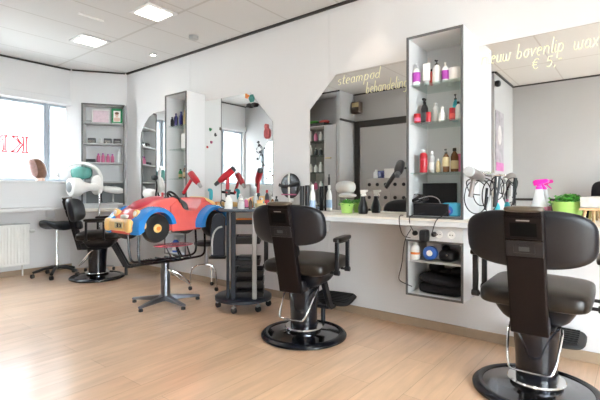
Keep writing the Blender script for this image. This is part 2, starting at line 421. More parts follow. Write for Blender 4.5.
# radiator
t = thing('radiator', 'white ribbed panel radiator under the window', 'radiator', (0, YW-.03, 0))
r = MB()
r.box(1.0, 2.07, -.07, -.03, .14, .65)
for k in range(30): r.box(1.02+k*.035, 1.04+k*.035, -.078, -.0695, .17, .62)
r.build('panel', M_wplast, t, bevel=.004)
B(1.0, 2.07, -.085, -.015, .651, .665).build('top_grille', M_lgrey, t)
for x in (1.1, 2.0): MB().cyl((x, -.04, .0005), (x, -.04, .138), .009).build('pipe', M_wplast, t)
part_label(MB().lathe([(.02, 0), (.022, .03), (.018, .06), (0, .062)], Matrix.Translation((2.075, -.05, .56)) @ Matrix.Rotation(R(90), 4, 'Y')).build('valve', M_offw, t), 'white round thermostat knob')

# ------------------------------------------------------------------ display units between mirrors
DX = .355
def shelf_unit(label, y0, y1, z0, z1, shelves, dx, back_mat=None, shelf='glass', mx=None):
    """open box; local origin wall-side, x towards the room is negative"""
    t = thing('wall_shelf_unit', label, 'shelf unit', (XW, 0, 0))
    W = .016
    c = MB()
    c.box(-dx+.012, -.001, y0, y0+W, z0, z1, mx); c.box(-dx+.012, -.001, y1-W, y1, z0, z1, mx)
    c.box(-dx+.012, -.001, y0+W, y1-W, z1-W, z1, mx); c.box(-dx+.012, -.001, y0+W, y1-W, z0, z0+W, mx)
    c.box(-.012, -.001, y0+W, y1-W, z0+W, z1-W, mx)
    c.build('carcass', M_white, t)
    f = MB(); q = .016
    f.box(-dx, -dx+.0115, y0-.001, y0+q, z0, z1, mx); f.box(-dx, -dx+.0115, y1-q, y1+.001, z0, z1, mx)
    f.box(-dx, -dx+.0115, y0+q, y1-q, z1-q, z1, mx); f.box(-dx, -dx+.0115, y0+q, y1-q, z0, z0+q, mx)
    part_label(f.build('front_edge', M_edge, t, bevel=.002), 'dark grey metal edging')
    for z in shelves:
        B(-dx+.03, -.013, y0+W+.001, y1-W-.001, z-.008, z, mx=mx).build('shelf', M_shelfglass if shelf == 'glass' else M_lgrey, t, bevel=.001)
    return t
U3 = (.907, 1.303)
u3 = shelf_unit('tall white shelf unit with glass shelves of products, between the two nearest mirrors', U3[0], U3[1], .8805, 2.165, (1.827, 1.555, 1.20), DX)
U1 = (3.985, 4.395)
u1 = shelf_unit('narrow tall white shelf unit above the toy car, with dark bottles on top', U1[0], U1[1], .8805, 2.20, (1.835, 1.56, 1.215), .27)
# lower units
def lower_unit(label, y0, y1, dx):
    t = thing('storage_box', label, 'storage unit', (XW, 0, 0)); W = .016; z0, z1 = .33, .725
    c = MB()
    c.box(-dx+.012, -.001, y0, y0+W, z0, .827); c.box(-dx+.012, -.001, y1-W, y1, z0, .827)
    c.box(-dx+.012, -.001, y0+W, y1-W, z0, z0+W); c.box(-.012, -.001, y0+W, y1-W, z0+W, .827)
    c.build('carcass', M_white, t)
    B(-dx+.03, -.013, y0+W+.001, y1-W-.001, .565, .58).build('shelf', M_lgrey, t)
    p = B(-dx-.002, -.013, y0+W+.001 if False else y0-.0005, y1+.0005, .727, .826).build('socket_panel', M_white, t, bevel=.002)
    f = MB(); q = .014
    f.box(-dx, -dx+.0115, y0-.001, y0+q, z0, .7265); f.box(-dx, -dx+.0115, y1-q, y1+.001, z0, .7265); f.box(-dx, -dx+.0115, y0+q, y1-q, z0, z0+q); f.box(-dx, -dx+.0115, y0+q, y1-q, .7125, .7265)
    part_label(f.build('front_edge', M_edge, t, bevel=.002), 'dark grey metal edging')
    n = 4
    for k in range(n):
        yy = y1-.075-k*(y1-y0-.15)/(n-1)
        s = MB().lathe([(.026, 0), (.026, .004), (.02, .0045), (.018, -.001)], Matrix.Translation((-dx-.0025, yy, .775)) @ Matrix.Rotation(R(-90), 4, 'Y'), n=20)
        so = s.build('socket', M_wplast, p)
        MB().cyl((-dx-.0035, yy-.008, .775), (-dx-.0055, yy-.008, .775), .0035).cyl((-dx-.0035, yy+.008, .775), (-dx-.0055, yy+.008, .775), .0035).build('pin_holes', M_bplast, p)
    return t
lower_unit('open white storage box below the worktop with sockets and black towels', U3[0], U3[1]+.005, DX)
lower_unit('open white storage box below the worktop behind the toy car', U1[0], U1[1], .28)

# corner unit on the diagonal wall
t = thing('corner_shelf_unit', 'white shelf unit with grey frame across the corner beside the windows', 'shelf unit', (2.973, 5.883, 0), R(CA))
W = .018; hw = .27; dpt = .22; z0, z1 = .8805, 2.255
c = MB()
c.box(-hw, -hw+W, -dpt, .0, z0, z1); c.box(hw-W, hw, -dpt, .0, z0, z1); c.box(-hw+W, hw-W, -dpt, .0, z1-W, z1); c.box(-hw+W, hw-W, -dpt, .0, z0, z0+W)
c.box(-hw+W, hw-W, -.01, .0, 1.19, z1-W)
c.build('carcass', M_white, t)
part_label(B(-hw+W, hw-W, -.014, .0, z0+W, 1.189).build('lower_back_panel', M_greyback, t), 'grey lower back panel')
f = MB(); q = .02
f.box(-hw-.001, -hw+q, -dpt-.012, -dpt-.0005, z0, z1); f.box(hw-q, hw+.001, -dpt-.012, -dpt-.0005, z0, z1); f.box(-hw+q, hw-q, -dpt-.012, -dpt-.0005, z1-q, z1)
part_label(f.build('front_edge', M_edge, t, bevel=.002), 'dark grey metal edging')
CZ = (2.003, 1.722, 1.462, 1.20)
for z in CZ: B(-hw+W+.001, hw-W-.001, -dpt, -.015, z-.018, z).build('shelf', M_lgrey, t)
B(-hw, hw, -dpt+.02, .0, .835, .879).build('plinth', M_white, t)
t = thing('corner_worktop', 'small cream worktop piece under the corner shelf unit', 'worktop', (2.973, 5.883, 0), R(CA))
B(-.44, .27, -.27, .0, .79, .834).build('surface', M_counter, t, bevel=.003)
B(-.38, .26, -.03, .0, .69, .789).build('bracket', M_white, t)

# ------------------------------------------------------------------ mirrors
def mirror(label, poly, x=XW, sgn=-1):
    t = thing('wall_mirror', label, 'mirror', (x, 0, 0))
    MB().prism(poly, sgn*.001, sgn*.0055, 'x').build('backing', M_edge, t)
    g = MB().prism([(p[0], p[1]) for p in poly], sgn*.006, sgn*.009, 'x').build('glass', M_mirror, t)
    return t
m0 = mirror('mirror with cut left corner beyond the toy car, nearest the window corner', [(4.397, .882), (5.36, .882), (5.36, 1.79), (5.34, 1.87), (5.26, 1.98), (5.14, 2.07), (5.03, 2.105), (4.397, 2.11)])
m1 = mirror('mirror with butterflies and stickers behind the tool trolley', [(2.911, .882), (3.983, .882), (3.983, 2.115), (3.235, 2.115), (2.911, 1.775)])
m2 = mirror('mirror with cream writing about steam treatment, behind the middle chair', [(1.305, .882), (2.43, .882), (2.43, 1.835), (2.135, 2.12), (1.305, 2.12)])
m3 = mirror('large right mirror with cream writing of a five euro wax offer', [(-.3, .882), (.905, .882), (.905, 2.11), (0.0, 2.11), (-.3, 1.8)])
mo = mirror('octagonal mirror on the opposite wall, seen inside another mirror', [(4.95, .9), (5.6, .9), (5.75, 1.05), (5.75, 1.75), (5.5, 2.0), (5.05, 2.0), (4.8, 1.75), (4.8, 1.05)], x=.45, sgn=1)

# handwriting on the mirrors
def arc(cx, cy, rx, ry, a0, a1, n=8): return [(cx+rx*math.cos(R(a0+(a1-a0)*i/n)), cy+ry*math.sin(R(a0+(a1-a0)*i/n))) for i in range(n+1)]
G = {
 'n': (.62, [[(0, 1), (.04, 0)], [(.02, .6)] + arc(.26, .68, .2, .3, 160, 0) + [(.46, .1), (.56, 0)]]),
 'm': (.9, [[(0, 1), (.04, 0)], [(.03, .65)] + arc(.2, .72, .16, .26, 160, 0) + [(.36, 0)], [(.37, .65)] + arc(.54, .72, .16, .26, 160, 0) + [(.7, .1), (.8, 0)]]),
 'i': (.28, [[(.05, 1), (.05, .15), (.15, 0), (.24, .1)], [(.05, 1.35), (.06, 1.45)]]),
 'e': (.58, [[(.04, .5), (.44, .62)] + arc(.25, .62, .2, .38, 0, 180) + arc(.25, .38, .2, .38, 180, 300)]),
 'u': (.62, [[(.02, 1)] + arc(.22, .32, .19, .32, 180, 360) + [(.42, 1)], [(.42, 1), (.44, .12), (.56, 0)]]),
 'w': (.86, [[(0, 1)] + arc(.19, .3, .17, .3, 180, 360) + [(.36, .9)] + arc(.54, .3, .17, .3, 180, 360) + [(.72, 1), (.82, .95)]]),
 'b': (.6, [[(.04, 1.9), (.04, 0)], arc(.24, .45, .2, .45, 170, -170, 14)]),
 'o': (.58, [arc(.25, .5, .21, .5, 90, 450, 14) + [(.5, .95)]]),
 'v': (.54, [[(0, 1), (.2, 0), (.38, .85), (.5, 1)]]),
 'l': (.26, [[(.06, 1.95), (.05, .15), (.14, 0), (.22, .08)]]),
 'p': (.62, [[(.04, 1.05), (.04, -.75)], arc(.25, .5, .21, .5, 170, -170, 14)]),
 'a': (.62, [arc(.23, .5, .2, .5, 40, 320, 12), [(.43, 1), (.44, .15), (.56, 0)]]),
 'x': (.56, [[(0, 1), (.44, 0)], [(.44, 1), (0, 0)]]),
 's': (.5, [arc(.22, .75, .18, .25, 40, 250, 7) + arc(.22, .25, .18, .25, 70, -140, 7)]),
 't': (.44, [[(.16, 1.6), (.15, .15), (.24, 0), (.36, .06)], [(0, 1.05), (.34, 1.1)]]),
 'd': (.6, [arc(.22, .45, .2, .45, 20, 340, 12), [(.44, 1.9), (.44, .1), (.54, 0)]]),
 'h': (.6, [[(.03, 1.9), (.04, 0)], [(.04, .55)] + arc(.24, .65, .19, .3, 160, 0) + [(.44, 0)]]),
 'g': (.6, [arc(.22, .5, .2, .45, 40, 320, 12), [(.43, 1), (.43, -.4)] + arc(.22, -.45, .2, .3, 0, -150)]),
 '€': (1.0, [arc(.5, .75, .42, .75, 50, 310, 12), [(-.05, .95), (.6, .95)], [(-.05, .6), (.55, .6)]]),
 '5': (.8, [[(.6, 1.5), (.15, 1.5), (.1, .85)] + arc(.3, .48, .3, .46, 100, -130, 10)]),
 ',': (.3, [[(.12, .12), (.04, -.22)]]), '-': (.6, [[(.05, .9), (.42, .95)]]), ' ': (.5, [])}
def handwriting(text, y0, z0, h, parent, rise=0., sp=1., r=.0028, label=None):
    mb = MB(); x = 0
    for ch in text:
        adv, st = G[ch]
        for s in st:
            pts = [(-.011, y0-(x+px+.12*pz)*h*sp, z0 + pz*h + rise*(x+px)*h) for px, pz in s]
            if len(pts) > 1: mb.tube(pts, r, n=5)
        x += adv*1.12
    o = mb.build('writing', M_ink, parent)
    o['label'] = label or 'cream handwriting reading '+text
    return o
handwriting('nieuw', .885, 1.972, .052, m3, sp=1.12)
handwriting('bovenlip', .66, 1.972, .052, m3, sp=1.2)
handwriting('waxen', .33, 1.965, .052, m3, sp=1.15)
handwriting('€', .565, 1.885, .044, m3, r=.0028); handwriting('5,-', .485, 1.885, .044, m3, sp=1.2, r=.0028)
handwriting('steampod', 2.12, 2.02, .048, m2, sp=1.65)
handwriting('behandeling', 1.83, 1.905, .050, m2, sp=1.15)

# mirror stickers
def butterfly(name, y, z, s, m, rot, lab):
    mb = MB()
    for sg in (1, -1):
        for (a, b, rr) in ((.6, .45, .5), (.4, -.4, .36)):
            cy, cz = sg*a*s, b*s; c_, s_ = math.cos(rot), math.sin(rot)
            mb.lathe([(rr*s, 0), (rr*s, .002)], Matrix.Translation((XW-.0115, y+cy*c_-cz*s_, z+cy*s_+cz*c_)) @ Matrix.Rotation(R(-90), 4, 'Y'), n=10)
    mb.box(XW-.0135, XW-.0115, y-.1*s, y+.1*s, z-s*.6, z+s*.6)
    tag(mb.build(name, m), lab, 'sticker', 'butterfly stickers on the mirror')
butterfly('butterfly_sticker', atX(211, XW), 1.78, .02, M_dgreen, .4, 'dark green butterfly sticker, uppermost left on mirror')
butterfly('butterfly_sticker', atX(216, XW), 1.71, .02, M_darkgrey, .9, 'dark butterfly sticker in the middle of the sticker row')
butterfly('butterfly_sticker', atX(221, XW), 1.77, .018, M_brownbox, .7, 'brown butterfly sticker at right end of the sticker row')
butterfly('butterfly_sticker', atX(212, XW), 1.63, .018, M_pinkp, .3, 'pink butterfly sticker below the others')
butterfly('butterfly_sticker', atX(208, XW), 1.58, .014, M_carred, .5, 'small red butterfly sticker, lowest left of the row')
butterfly('butterfly_sticker', atX(247.5, XW), 2.08, .028, M_orange, .5, 'salmon butterfly sticker at top of the mirror')
def flower(px, z, s, m, lab):
    mb = MB(); y = atX(px, XW)
    for k in range(6):
        a = k*PI/3; mb.lathe([(s*.5, 0), (s*.5, .003)], Matrix.Translation((XW-.012, y+s*.6*math.cos(a), z+s*.6*math.sin(a))) @ Matrix.Rotation(R(-90), 4, 'Y'), n=10)
    mb.lathe([(s*.5, 0), (s*.4, .012), (0, .015)], Matrix.Translation((XW-.012, y, z)) @ Matrix.Rotation(R(-90), 4, 'Y'), n=12)
    return tag(mb.build('flower_sticker', m), lab, 'sticker')
flower(252.5, 2.05, .04, M_tealg, 'teal flower decoration at the top corner of the mirror')
s = MB(); yy = atX(253, XW)
s.sq((XW-.025, yy+.035, 1.975), .012, .035, .022, .6, .6, nu=12, nv=8); s.sq((XW-.025, yy-.035, 1.975), .012, .035, .022, .6, .6, nu=12, nv=8); s.box(XW-.03, XW-.02, yy-.05, yy+.05, 1.98, 1.992)
tag(s.build('sunglasses', M_rubber), 'black sunglasses hung on the mirror corner', 'sunglasses')
s = MB(); yy = atX(268, XW)
s.sq((XW-.022, yy, 1.66), .01, .038, .055, .8, .9, nu=14, nv=10)
s.sq((XW-.022, yy+.01, 1.73), .01, .022, .03, .9, .9, nu=12, nv=8)
hangr = s.build('red_figure', mat('faded_red', (.45, .10, .11), .6, noise=.4, scale=40)); tag(hangr, 'small red and pink ornament hanging on the mirror cut edge', 'ornament')
s = MB()
pts = [(XW-.0115, 3.13-.05*math.sin(k*.9)-k*.017, 1.58-.035*k) for k in range(12)]
s.tube(pts, .003, n=5, smooth=1)
for k, p in enumerate(pts):
    s.lathe([(.013, 0), (.013, .002)], Matrix.Translation((p[0], p[1]+(.025 if k % 2 else -.025), p[2])) @ Matrix.Rotation(R(-90), 4, 'Y'), n=8)
for k in range(6):
    a = k*PI/3; s.tube([(XW-.0115, 3.1+.035*math.cos(a+q), 1.5+.035*math.sin(a+q)) for q in (0, .4, .8)], .003, n=5)
tag(s.build('vine_sticker', M_darkgrey), 'dark curly vine sticker trailing down the mirror', 'sticker')

# ------------------------------------------------------------------ barber chairs
def make_chair(label, loc, rz, extra=True):
    t = thing('barber_chair', label, 'barber chair', loc, rz, 'black hydraulic barber chairs')
    b_ = MB().lathe([(0, .02), (.262, .02), (.262, .034), (.20, .043), (.13, .055), (.115, .065), (0, .066)], n=48)
    part_label(b_.build('base_plate', M_dchrome, t), 'polished dark round base plate')
    MB().lathe([(.262, .002), (.30, .002), (.315, .01), (.315, .022), (.30, .036), (.28, .042), (.263, .036)], n=48, cap=False).build('base_rim', M_bgloss, t)
    part_label(MB().lathe([(.10, .067), (.135, .07), (.14, .076), (.135, .083), (.10, .085)], n=36).build('collar', M_chrome, t), 'chrome collar ring')
    MB().lathe([(.098, .086), (.10, .20), (.108, .30), (.115, .365), (.0, .366)], n=36).build('column', M_bgloss, t)
    lv = MB().tube([(-.02, -.12, .36), (-.06, -.125, .34), (-.185, -.105, .175), (-.19, -.06, .17), (-.19, .06, .17), (-.185, .105, .175), (-.06, .125, .34), (-.02, .12, .36)], .0065, smooth=2)
    part_label(lv.build('pump_lever', M_chrome, t), 'chrome wire pump lever')
    # yoke under the seat
    MB().sq((.045, 0, .445), .215, .225, .075, .55, .4, fn=lambda p: (p.x*(.80+2.6*(p.z+.0)), p.y*(.80+2.6*p.z), p.z), nu=36, nv=14).build('seat_shell', M_black, t)
    MB().box(-.165, -.10, -.08, .08, .36, .44).box(-.10, .10, -.10, .10, .3665, .385).build('seat_bracket', M_bplast, t, bevel=.006)
    s_ = MB().sq((.055, 0, .53), .258, .252, .048, .45, .28, fn=lambda p: (p.x, p.y, p.z+.03*p.x+(.015 if p.z > 0 else 0)*math.cos(p.y*5)-.02*max(0, p.x-.2)*6))
    s_.build('seat', M_tan if extra else M_black, t)
    # spine: slab leaning back
    def spx(z): return -.172 - (z-.4)*.27
    sp = MB(); prof = [(.36, .086), (.5, .084), (.72, .084), (.84, .086), (.95, .086), (.985, .078)]
    v = []; f = []
    for z, hw_ in prof:
        x = spx(z); v += [(x, -hw_, z), (x, hw_, z), (x-.045, hw_, z), (x-.045, -hw_, z)]
    for i in range(len(prof)-1):
        for k in range(4):
            f.append((4*i+k, 4*i+(k+1) % 4, 4*i+4+(k+1) % 4, 4*i+4+k))
    f.append((0, 1, 2, 3)); f.append(tuple(4*(len(prof)-1)+k for k in (3, 2, 1, 0)))
    sp.add(v, f)
    spine = sp.build('back_spine', M_brown if extra else M_bplast, t, bevel=.008, seg=3)
    def on(z0, z1, hw_, d0, d1):  # plate on the rear face of the spine
        v = []
        for z in (z0, z1):
            x = spx(z)-.045
            v += [(x-d0, -hw_, z), (x-d0, hw_, z), (x-d1, hw_, z), (x-d1, -hw_, z)]
        return MB().add(v, [(0, 1, 2, 3), (7, 6, 5, 4), (0, 4, 5, 1), (1, 5, 6, 2), (2, 6, 7, 3), (3, 7, 4, 0)])
    on(.845, .95, .080, .0005, .010).build('upper_cover', M_brown, spine, bevel=.003)
    on(.858, .922, .056, .0105, .0115).build('recess', mat('matt_black', (.001, .001, .001), .8, spec=.1), spine)
    on(.760, .835, .080, .0005, .008).build('latch_cover', M_bplast, spine, bevel=.003)
    on(.777, .818, .046, .0085, .013).build('latch_plate', M_bplast, spine, bevel=.003)
    on(.787, .808, .022, .0135, .0145).build('latch_emblem', M_darkgrey, spine)
    bad = on(.930, .936, .028, .0105, .0115).build('maker_badge', M_steel, spine); bad['label'] = 'thin silver script mark'
    MB().tube([(spx(.84)-.050, -.078, .84), (spx(.84)-.050, .078, .84)], .003, n=6).build('piping', M_bgloss, spine)
    # winged backrest
    hb = .285
    def bend(p):
        k = abs(p.y)/hb
        x = p.x + .05*k*k - (p.z)*.19
        return (x, p.y, p.z*(1-.08*k*k) + .004*k)
    MB().sq((spx(.84)+.016, 0, .838), .042, hb, .142, .55, .6, fn=bend, nu=40, nv=20).build('backrest', M_black, t)
    MB().sq((spx(.66)+.035, 0, .655), .035, .07, .05, .6, .5, fn=lambda p: (p.x-p.z*.19, p.y, p.z), nu=24, nv=12).build('lumbar_cushion', M_black, t)
    MB().sq((spx(.985)-.012, 0, .985), .045, .085, .015, .6, .5, nu=24, nv=10).build('spine_cap', M_capb, t)
    for sg in (1, -1):
        y = sg*.293
        a = MB(); z0_, z1_ = .515, .715
        for x in (-.06, .13):
            a.box(x-.011, x+.011, y-.014, y+.014, z0_-.02, z1_)
            a.cyl((x, y-.02, z0_-.015), (x, y+.02, z0_-.015), .018)
        a.box(-.05, .12, y-.012, y+.012, z1_-.012, z1_)
        a.cyl((-.06, y, z0_-.015), (-.06, sg*.24, z0_-.015), .009); a.cyl((.13, y, z0_-.015), (.13, sg*.24, z0_-.015), .009)
        fr = a.build('armrest_frame', M_bplast, t, bevel=.004)
        MB().sq((.035, y, .732), .125, .03, .018, .5, .45, fn=lambda p: (p.x, p.y, p.z+.03*p.x), nu=28, nv=10).build('arm_pad', M_tan if extra else M_black, t)  # warm reflection on the pads is put into their leather colour
    # footrest
    st = MB(); st.prism([(.15, .43), (.22, .43), (.36, .155), (.42, .14), (.42, .12), (.34, .12), (.30, .15)], -.075, -.045, 'y'); st.prism([(.15, .43), (.22, .43), (.36, .155), (.42, .14), (.42, .12), (.34, .12), (.30, .15)], .045, .075, 'y')
    st.box(.30, .34, -.06, .06, .13, .155); st.cyl((.33, 0, .02), (.33, 0, .15), .018)
    st.build('footrest_arm', M_bplast, t, bevel=.004)
    fp = MB(); fp.sq((.52, 0, .165), .13, .19, .016, .5, .45, fn=lambda p: (p.x, p.y, p.z+.15*p.x), nu=28, nv=8)
    fo = fp.build('footrest', M_rubber, t)
    rb = MB()
    for k in range(7):
        x = .43+k*.03; rb.box(x-.006, x+.006, -.15, .15, .178+.15*(x-.52), .187+.15*(x-.52))
    rb.build('tread_ribs', M_rubber, fo)
    return t
chA = make_chair('black barber chair in the middle, seen from behind, before the mirror with steam writing', (2.47, 1.94, 0), R(10))
again(chA, 'black barber chair nearest the camera, cut by the right edge', (2.545, .43, 0), R(1))
again(chA, 'black barber chair far left, side-on, behind the toy car', (2.525, 5.21, 0), R(-38))

# ------------------------------------------------------------------ toy car chair
car = thing('toy_car_chair', 'red and blue toy car child seat on a star-footed hydraulic pole', 'child barber chair', (2.42, 3.53, 0), PI)
# local: +x forward (towards -X of the room), +y is the camera side
def bodyprof(): return [(.46, .71), (.485, .78), (.46, .855), (.38, .915), (.25, .985), (.10, 1.015), (.05, 1.0), (.0, .93), (-.03, .875), (-.16, .865), (-.205, .90), (-.225, 1.0), (-.265, 1.01), (-.30, .975), (-.36, .945), (-.44, .90), (-.465, .80), (-.44, .70)]
pb = MB(); prof = bodyprof()
n = len(prof); ys = [(-.185, .97), (-.16, 1.), (.16, 1.), (.185, .97)]
for (ya, sa), (yb, sb) in zip(ys[:-1], ys[1:]):
    pass
v = []; cz = .83
for y, s in ys:
    for p, q in prof: v.append((p*s, y, cz+(q-cz)*s))
f = []
for j in range(3):
    for i in range(n): f.append((j*n+i, j*n+(i+1) % n, (j+1)*n+(i+1) % n, (j+1)*n+i))
f.append(tuple(range(n))[::-1]); f.append(tuple(3*n+i for i in range(n)))
pb.add(v, f); body = pb.build('body', M_carred, car, bevel=.012, seg=3, ang=50)
# tall side skins of the cockpit
for y0_, y1_ in ((.1855, .20), (-.20, -.1855)):
    MB().prism([(.12, .70), (.14, .93), (.06, .985), (.0, .91), (-.04, .885), (-.15, .885), (-.21, .96), (-.27, .975), (-.20, .70)], y0_, y1_, 'y').build('side_panel', M_carred, car, bevel=.006)
hd = MB().sq((.24, 0, .955), .15, .12, .055, .8, .7, fn=lambda p: (p.x, p.y, p.z-.22*p.x)); part_label(hd.build('hood_panel', M_carpink, car), 'darker red raised hood')
# fenders: arches swept over each wheel
def fender(cx, sg, front):
    cz_, ri, ro = .748, .14, .185
    pts_o = []; pts_i = []
    for k in range(15):
        a = R(-8+ (178)*k/14)
        pts_o.append((cx+ro*math.cos(a)*1.04, cz_+ro*math.sin(a))); pts_i.append((cx+ri*math.cos(a), cz_+ri*math.sin(a)))
    if front: pts_o[0] = (cx+.20, .70); pts_o[1] = (cx+.21, .76); pts_o[2] = (cx+.20, .82)
    else:
        pts_o[-1] = (cx-.19, .72); pts_o = [(max(p, -.475), q) for p, q in pts_o]
    mb = MB(); poly = pts_o + pts_i[::-1]
    nn = len(poly); N_ = len(pts_o)
    ya, yb = sg*.17, sg*.285
    v = []
    for w_, k in ((ya, 1.02), (sg*.255, 1.), (yb, .93)):
        for i, (p, q) in enumerate(poly): 
            kk = k if i < N_ else 1.
            v.append((cx+(p-cx)*kk, w_, cz_+(q-cz_)*kk))
    f = []
    for j in range(2):
        for i in range(nn): f.append((j*nn+i, j*nn+(i+1) % nn, (j+1)*nn+(i+1) % nn, (j+1)*nn+i))
    for base in (0, 2*nn):
        for i in range(N_-1): f.append((base+i, base+i+1, base+nn-2-i, base+nn-1-i))
    mb.add(v, f)
    return mb.build('fender', M_carblue, car, ang=60)
# (rear overhang stays clear of the worktop)
for cx, fr in ((.31, True), (-.33, False)):
    for sg in (1, -1): fender(cx, sg, fr)
# wheels
for cx in (.31, -.33):
    for sg in (1, -1):
        mx = Matrix.Translation((cx, sg*.225, .745)) @ Matrix.Rotation(R(-90*sg), 4, 'X')
        wh = MB().lathe([(.04, -.04), (.09, -.045), (.118, -.035), (.127, -.015), (.127, .015), (.118, .035), (.092, .042), (.06, .03), (.04, .03)], mx, n=32).build('wheel', M_rubber, car)
        part_label(MB().lathe([(.038, .0305), (.036, .04), (.022, .046), (0, .046)], mx, n=24).build('hub_cap', M_caryel, wh), 'yellow hub cap')
        MB().lathe([(.02, .0465), (.017, .056), (0, .058)], mx, n=16).build('hub_bolt', M_orange, wh)
        MB().cyl((cx, sg*.10, .745), (cx, sg*.184, .745), .015).build('axle', M_bplast, car)
# bumper, lights, plate
bm_ = MB().sq((.50, 0, .775), .045, .265, .052, .5, .35, fn=lambda p: (p.x-.9*max(0, abs(p.y)-.16)**1.3*1.2, p.y, p.z), nu=36)
bump_ = bm_.build('bumper', M_caryel, car)
for y in (-.17, .17): MB().sq((.53, y, .775), .022, .045, .058, .6, .6, nu=16, nv=10).build('bumper_block', M_caryel, bump_)
B(.546, .552, -.02, .11, .752, .802).build('number_plate', M_gold, bump_)
pl = MB()
for (pts) in ([(0, 0), (0, 1)], [(.6, 1), (.05, .45), (.6, 0)], [(.95, 0), (.95, 1)], [(1.7, 1), (1.2, 1), (1.2, 0), (1.7, 0)], [(1.2, .5), (1.6, .5)]):
    pl.tube([(.554, -.055+.052*a_, .730+.034*b_) if False else (.554, .09-.05*a_, .760+.034*b_) for a_, b_ in pts], .0035, n=5)
pl.build('plate_marks', M_bplast, bump_)
part_label(MB().sq((.478, 0, .715), .03, .2, .02, .6, .5).build('lower_lip', M_carred, car), 'red lower lip')
for sg in (1, -1):
    hl = MB().lathe([(.0, -.05), (.030, -.03), (.036, 0), (.034, .012)], Matrix.Translation((.455, sg*.165, .875)) @ Matrix.Rotation(R(78), 4, 'Y'), n=20).build('headlight', M_caryel, car)
    MB().lathe([(.022, .0125), (.02, .018), (0, .022)], Matrix.Translation((.455, sg*.165, .875)) @ Matrix.Rotation(R(78), 4, 'Y'), n=20).build('lens', M_wplast, hl)
MB().sq((.468, 0, .845), .02, .055, .018, .6, .6).build('grille', M_offw, car)
sw = MB(); smx = Matrix.Translation((-.03, 0, 1.0)) @ Matrix.Rotation(R(-55), 4, 'Y')
ring = [smx @ Vector((.075*math.cos(2*PI*k/20), .075*math.sin(2*PI*k/20), 0)) for k in range(20)]
sw.tube(ring, .011, closed=True)
for a in (90, 210, 330): sw.tube([smx @ Vector((0, 0, 0)), smx @ Vector((.07*math.cos(R(a)), .07*math.sin(R(a)), 0))], .009)
sw.cyl((.0, 0, .98), (.03, 0, .90), .014)
sw.build('steering_wheel', M_bplast, car)
st = MB()
for k in range(5):
    a0 = -.9+.35*k; st.tube([(-.02-.02*k, -.07+.01*k, .89), (-.0-.03*k, -.02, 1.02-.012*k), (-.06-.02*k, .05, 1.015-.015*k), (-.09-.01*k, .09, .89)], .008, smooth=2)
part_label(st.build('seat_strap', M_darkgrey, car), 'black and grey seat straps')
part_label(MB().sq((-.37, 0, .955), .09, .15, .035, .5, .5, fn=lambda p: (p.x, p.y, p.z+.4*p.x)).build('rear_deck', M_caryel, car), 'yellow rear deck')
# tube frame
fr = MB()
for sg, y in ((1, .18), (-1, .04)):
    fr.tube([(.46 if sg < 0 else .44, y, .69), (.45, y, .52), (.43, y, .445), (.36, y, .43), (-.18, y, .43), (-.25, y, .445), (-.27, y, .50), (-.26, y, .69)], .0105, smooth=2)
for x in (.10, -.10, .0): fr.tube([(x, .18, .43), (x, -.10, .43)], .009)
for q in (-.10, .02): fr.tube([(q, .18, .43), (q, .12, .54)], .008); fr.tube([(q, .04, .43), (q, -.06, .54)], .008)
fr.build('seat_frame', M_bgloss, car)
part_label(MB().lathe([(0, .60), (.2, .60), (.205, .604), (.2, .608), (0, .608)], Matrix.Translation((-.03, .0, -.055)) @ Matrix.Diagonal((1, .7, 1, 1)), n=36).build('foot_tray', M_pinkglass, car), 'thin pink see-through tray')
B(-.06, .18, -.12, .12, .405, .419).build('mounting_plate', M_bplast, car, bevel=.003)
OM = Matrix.Translation((.06, 0, 0))
cb = MB(); cb.lathe([(.045, .075), (.045, .33), (.038, .335), (.038, .404)], OM, n=24)
M_dsteel = mat('dark_steel', (.17, .18, .20), .28, metal=.9)
part_label(cb.build('column', M_dsteel, car), 'dark steel hydraulic column')
part_label(MB().tube([(.08, .05, .36), (.11, .13, .34), (-.05, .20, .19), (-.09, .19, .19), (-.06, .10, .26), (.02, .05, .31)], .0065, smooth=1).build('pump_lever', M_chrome, car), 'chrome bent pump lever')
for k in range(5):
    a = R(72*k+14); mx = OM @ Matrix.Rotation(a, 4, 'Z')
    lg = MB().add([(.03, -.03, .035), (.03, .03, .035), (.03, .03, .085), (.03, -.03, .085), (.33, -.016, .028), (.33, .016, .028), (.33, .016, .048), (.33, -.016, .048)],
             [(0, 1, 2, 3), (7, 6, 5, 4), (0, 4, 5, 1), (1, 5, 6, 2), (2, 6, 7, 3), (3, 7, 4, 0)], mx).build('base_leg', M_dsteel, car, bevel=.006)
    MB().lathe([(.02, .001), (.02, .018), (.012, .027)], mx @ Matrix.Translation((.31, 0, 0)), n=14).build('foot_pad', M_rubber, lg)
MB().lathe([(.055, .034), (.06, .06), (.05, .09), (.0, .09)], OM, n=24).build('base_hub', M_dsteel, car)

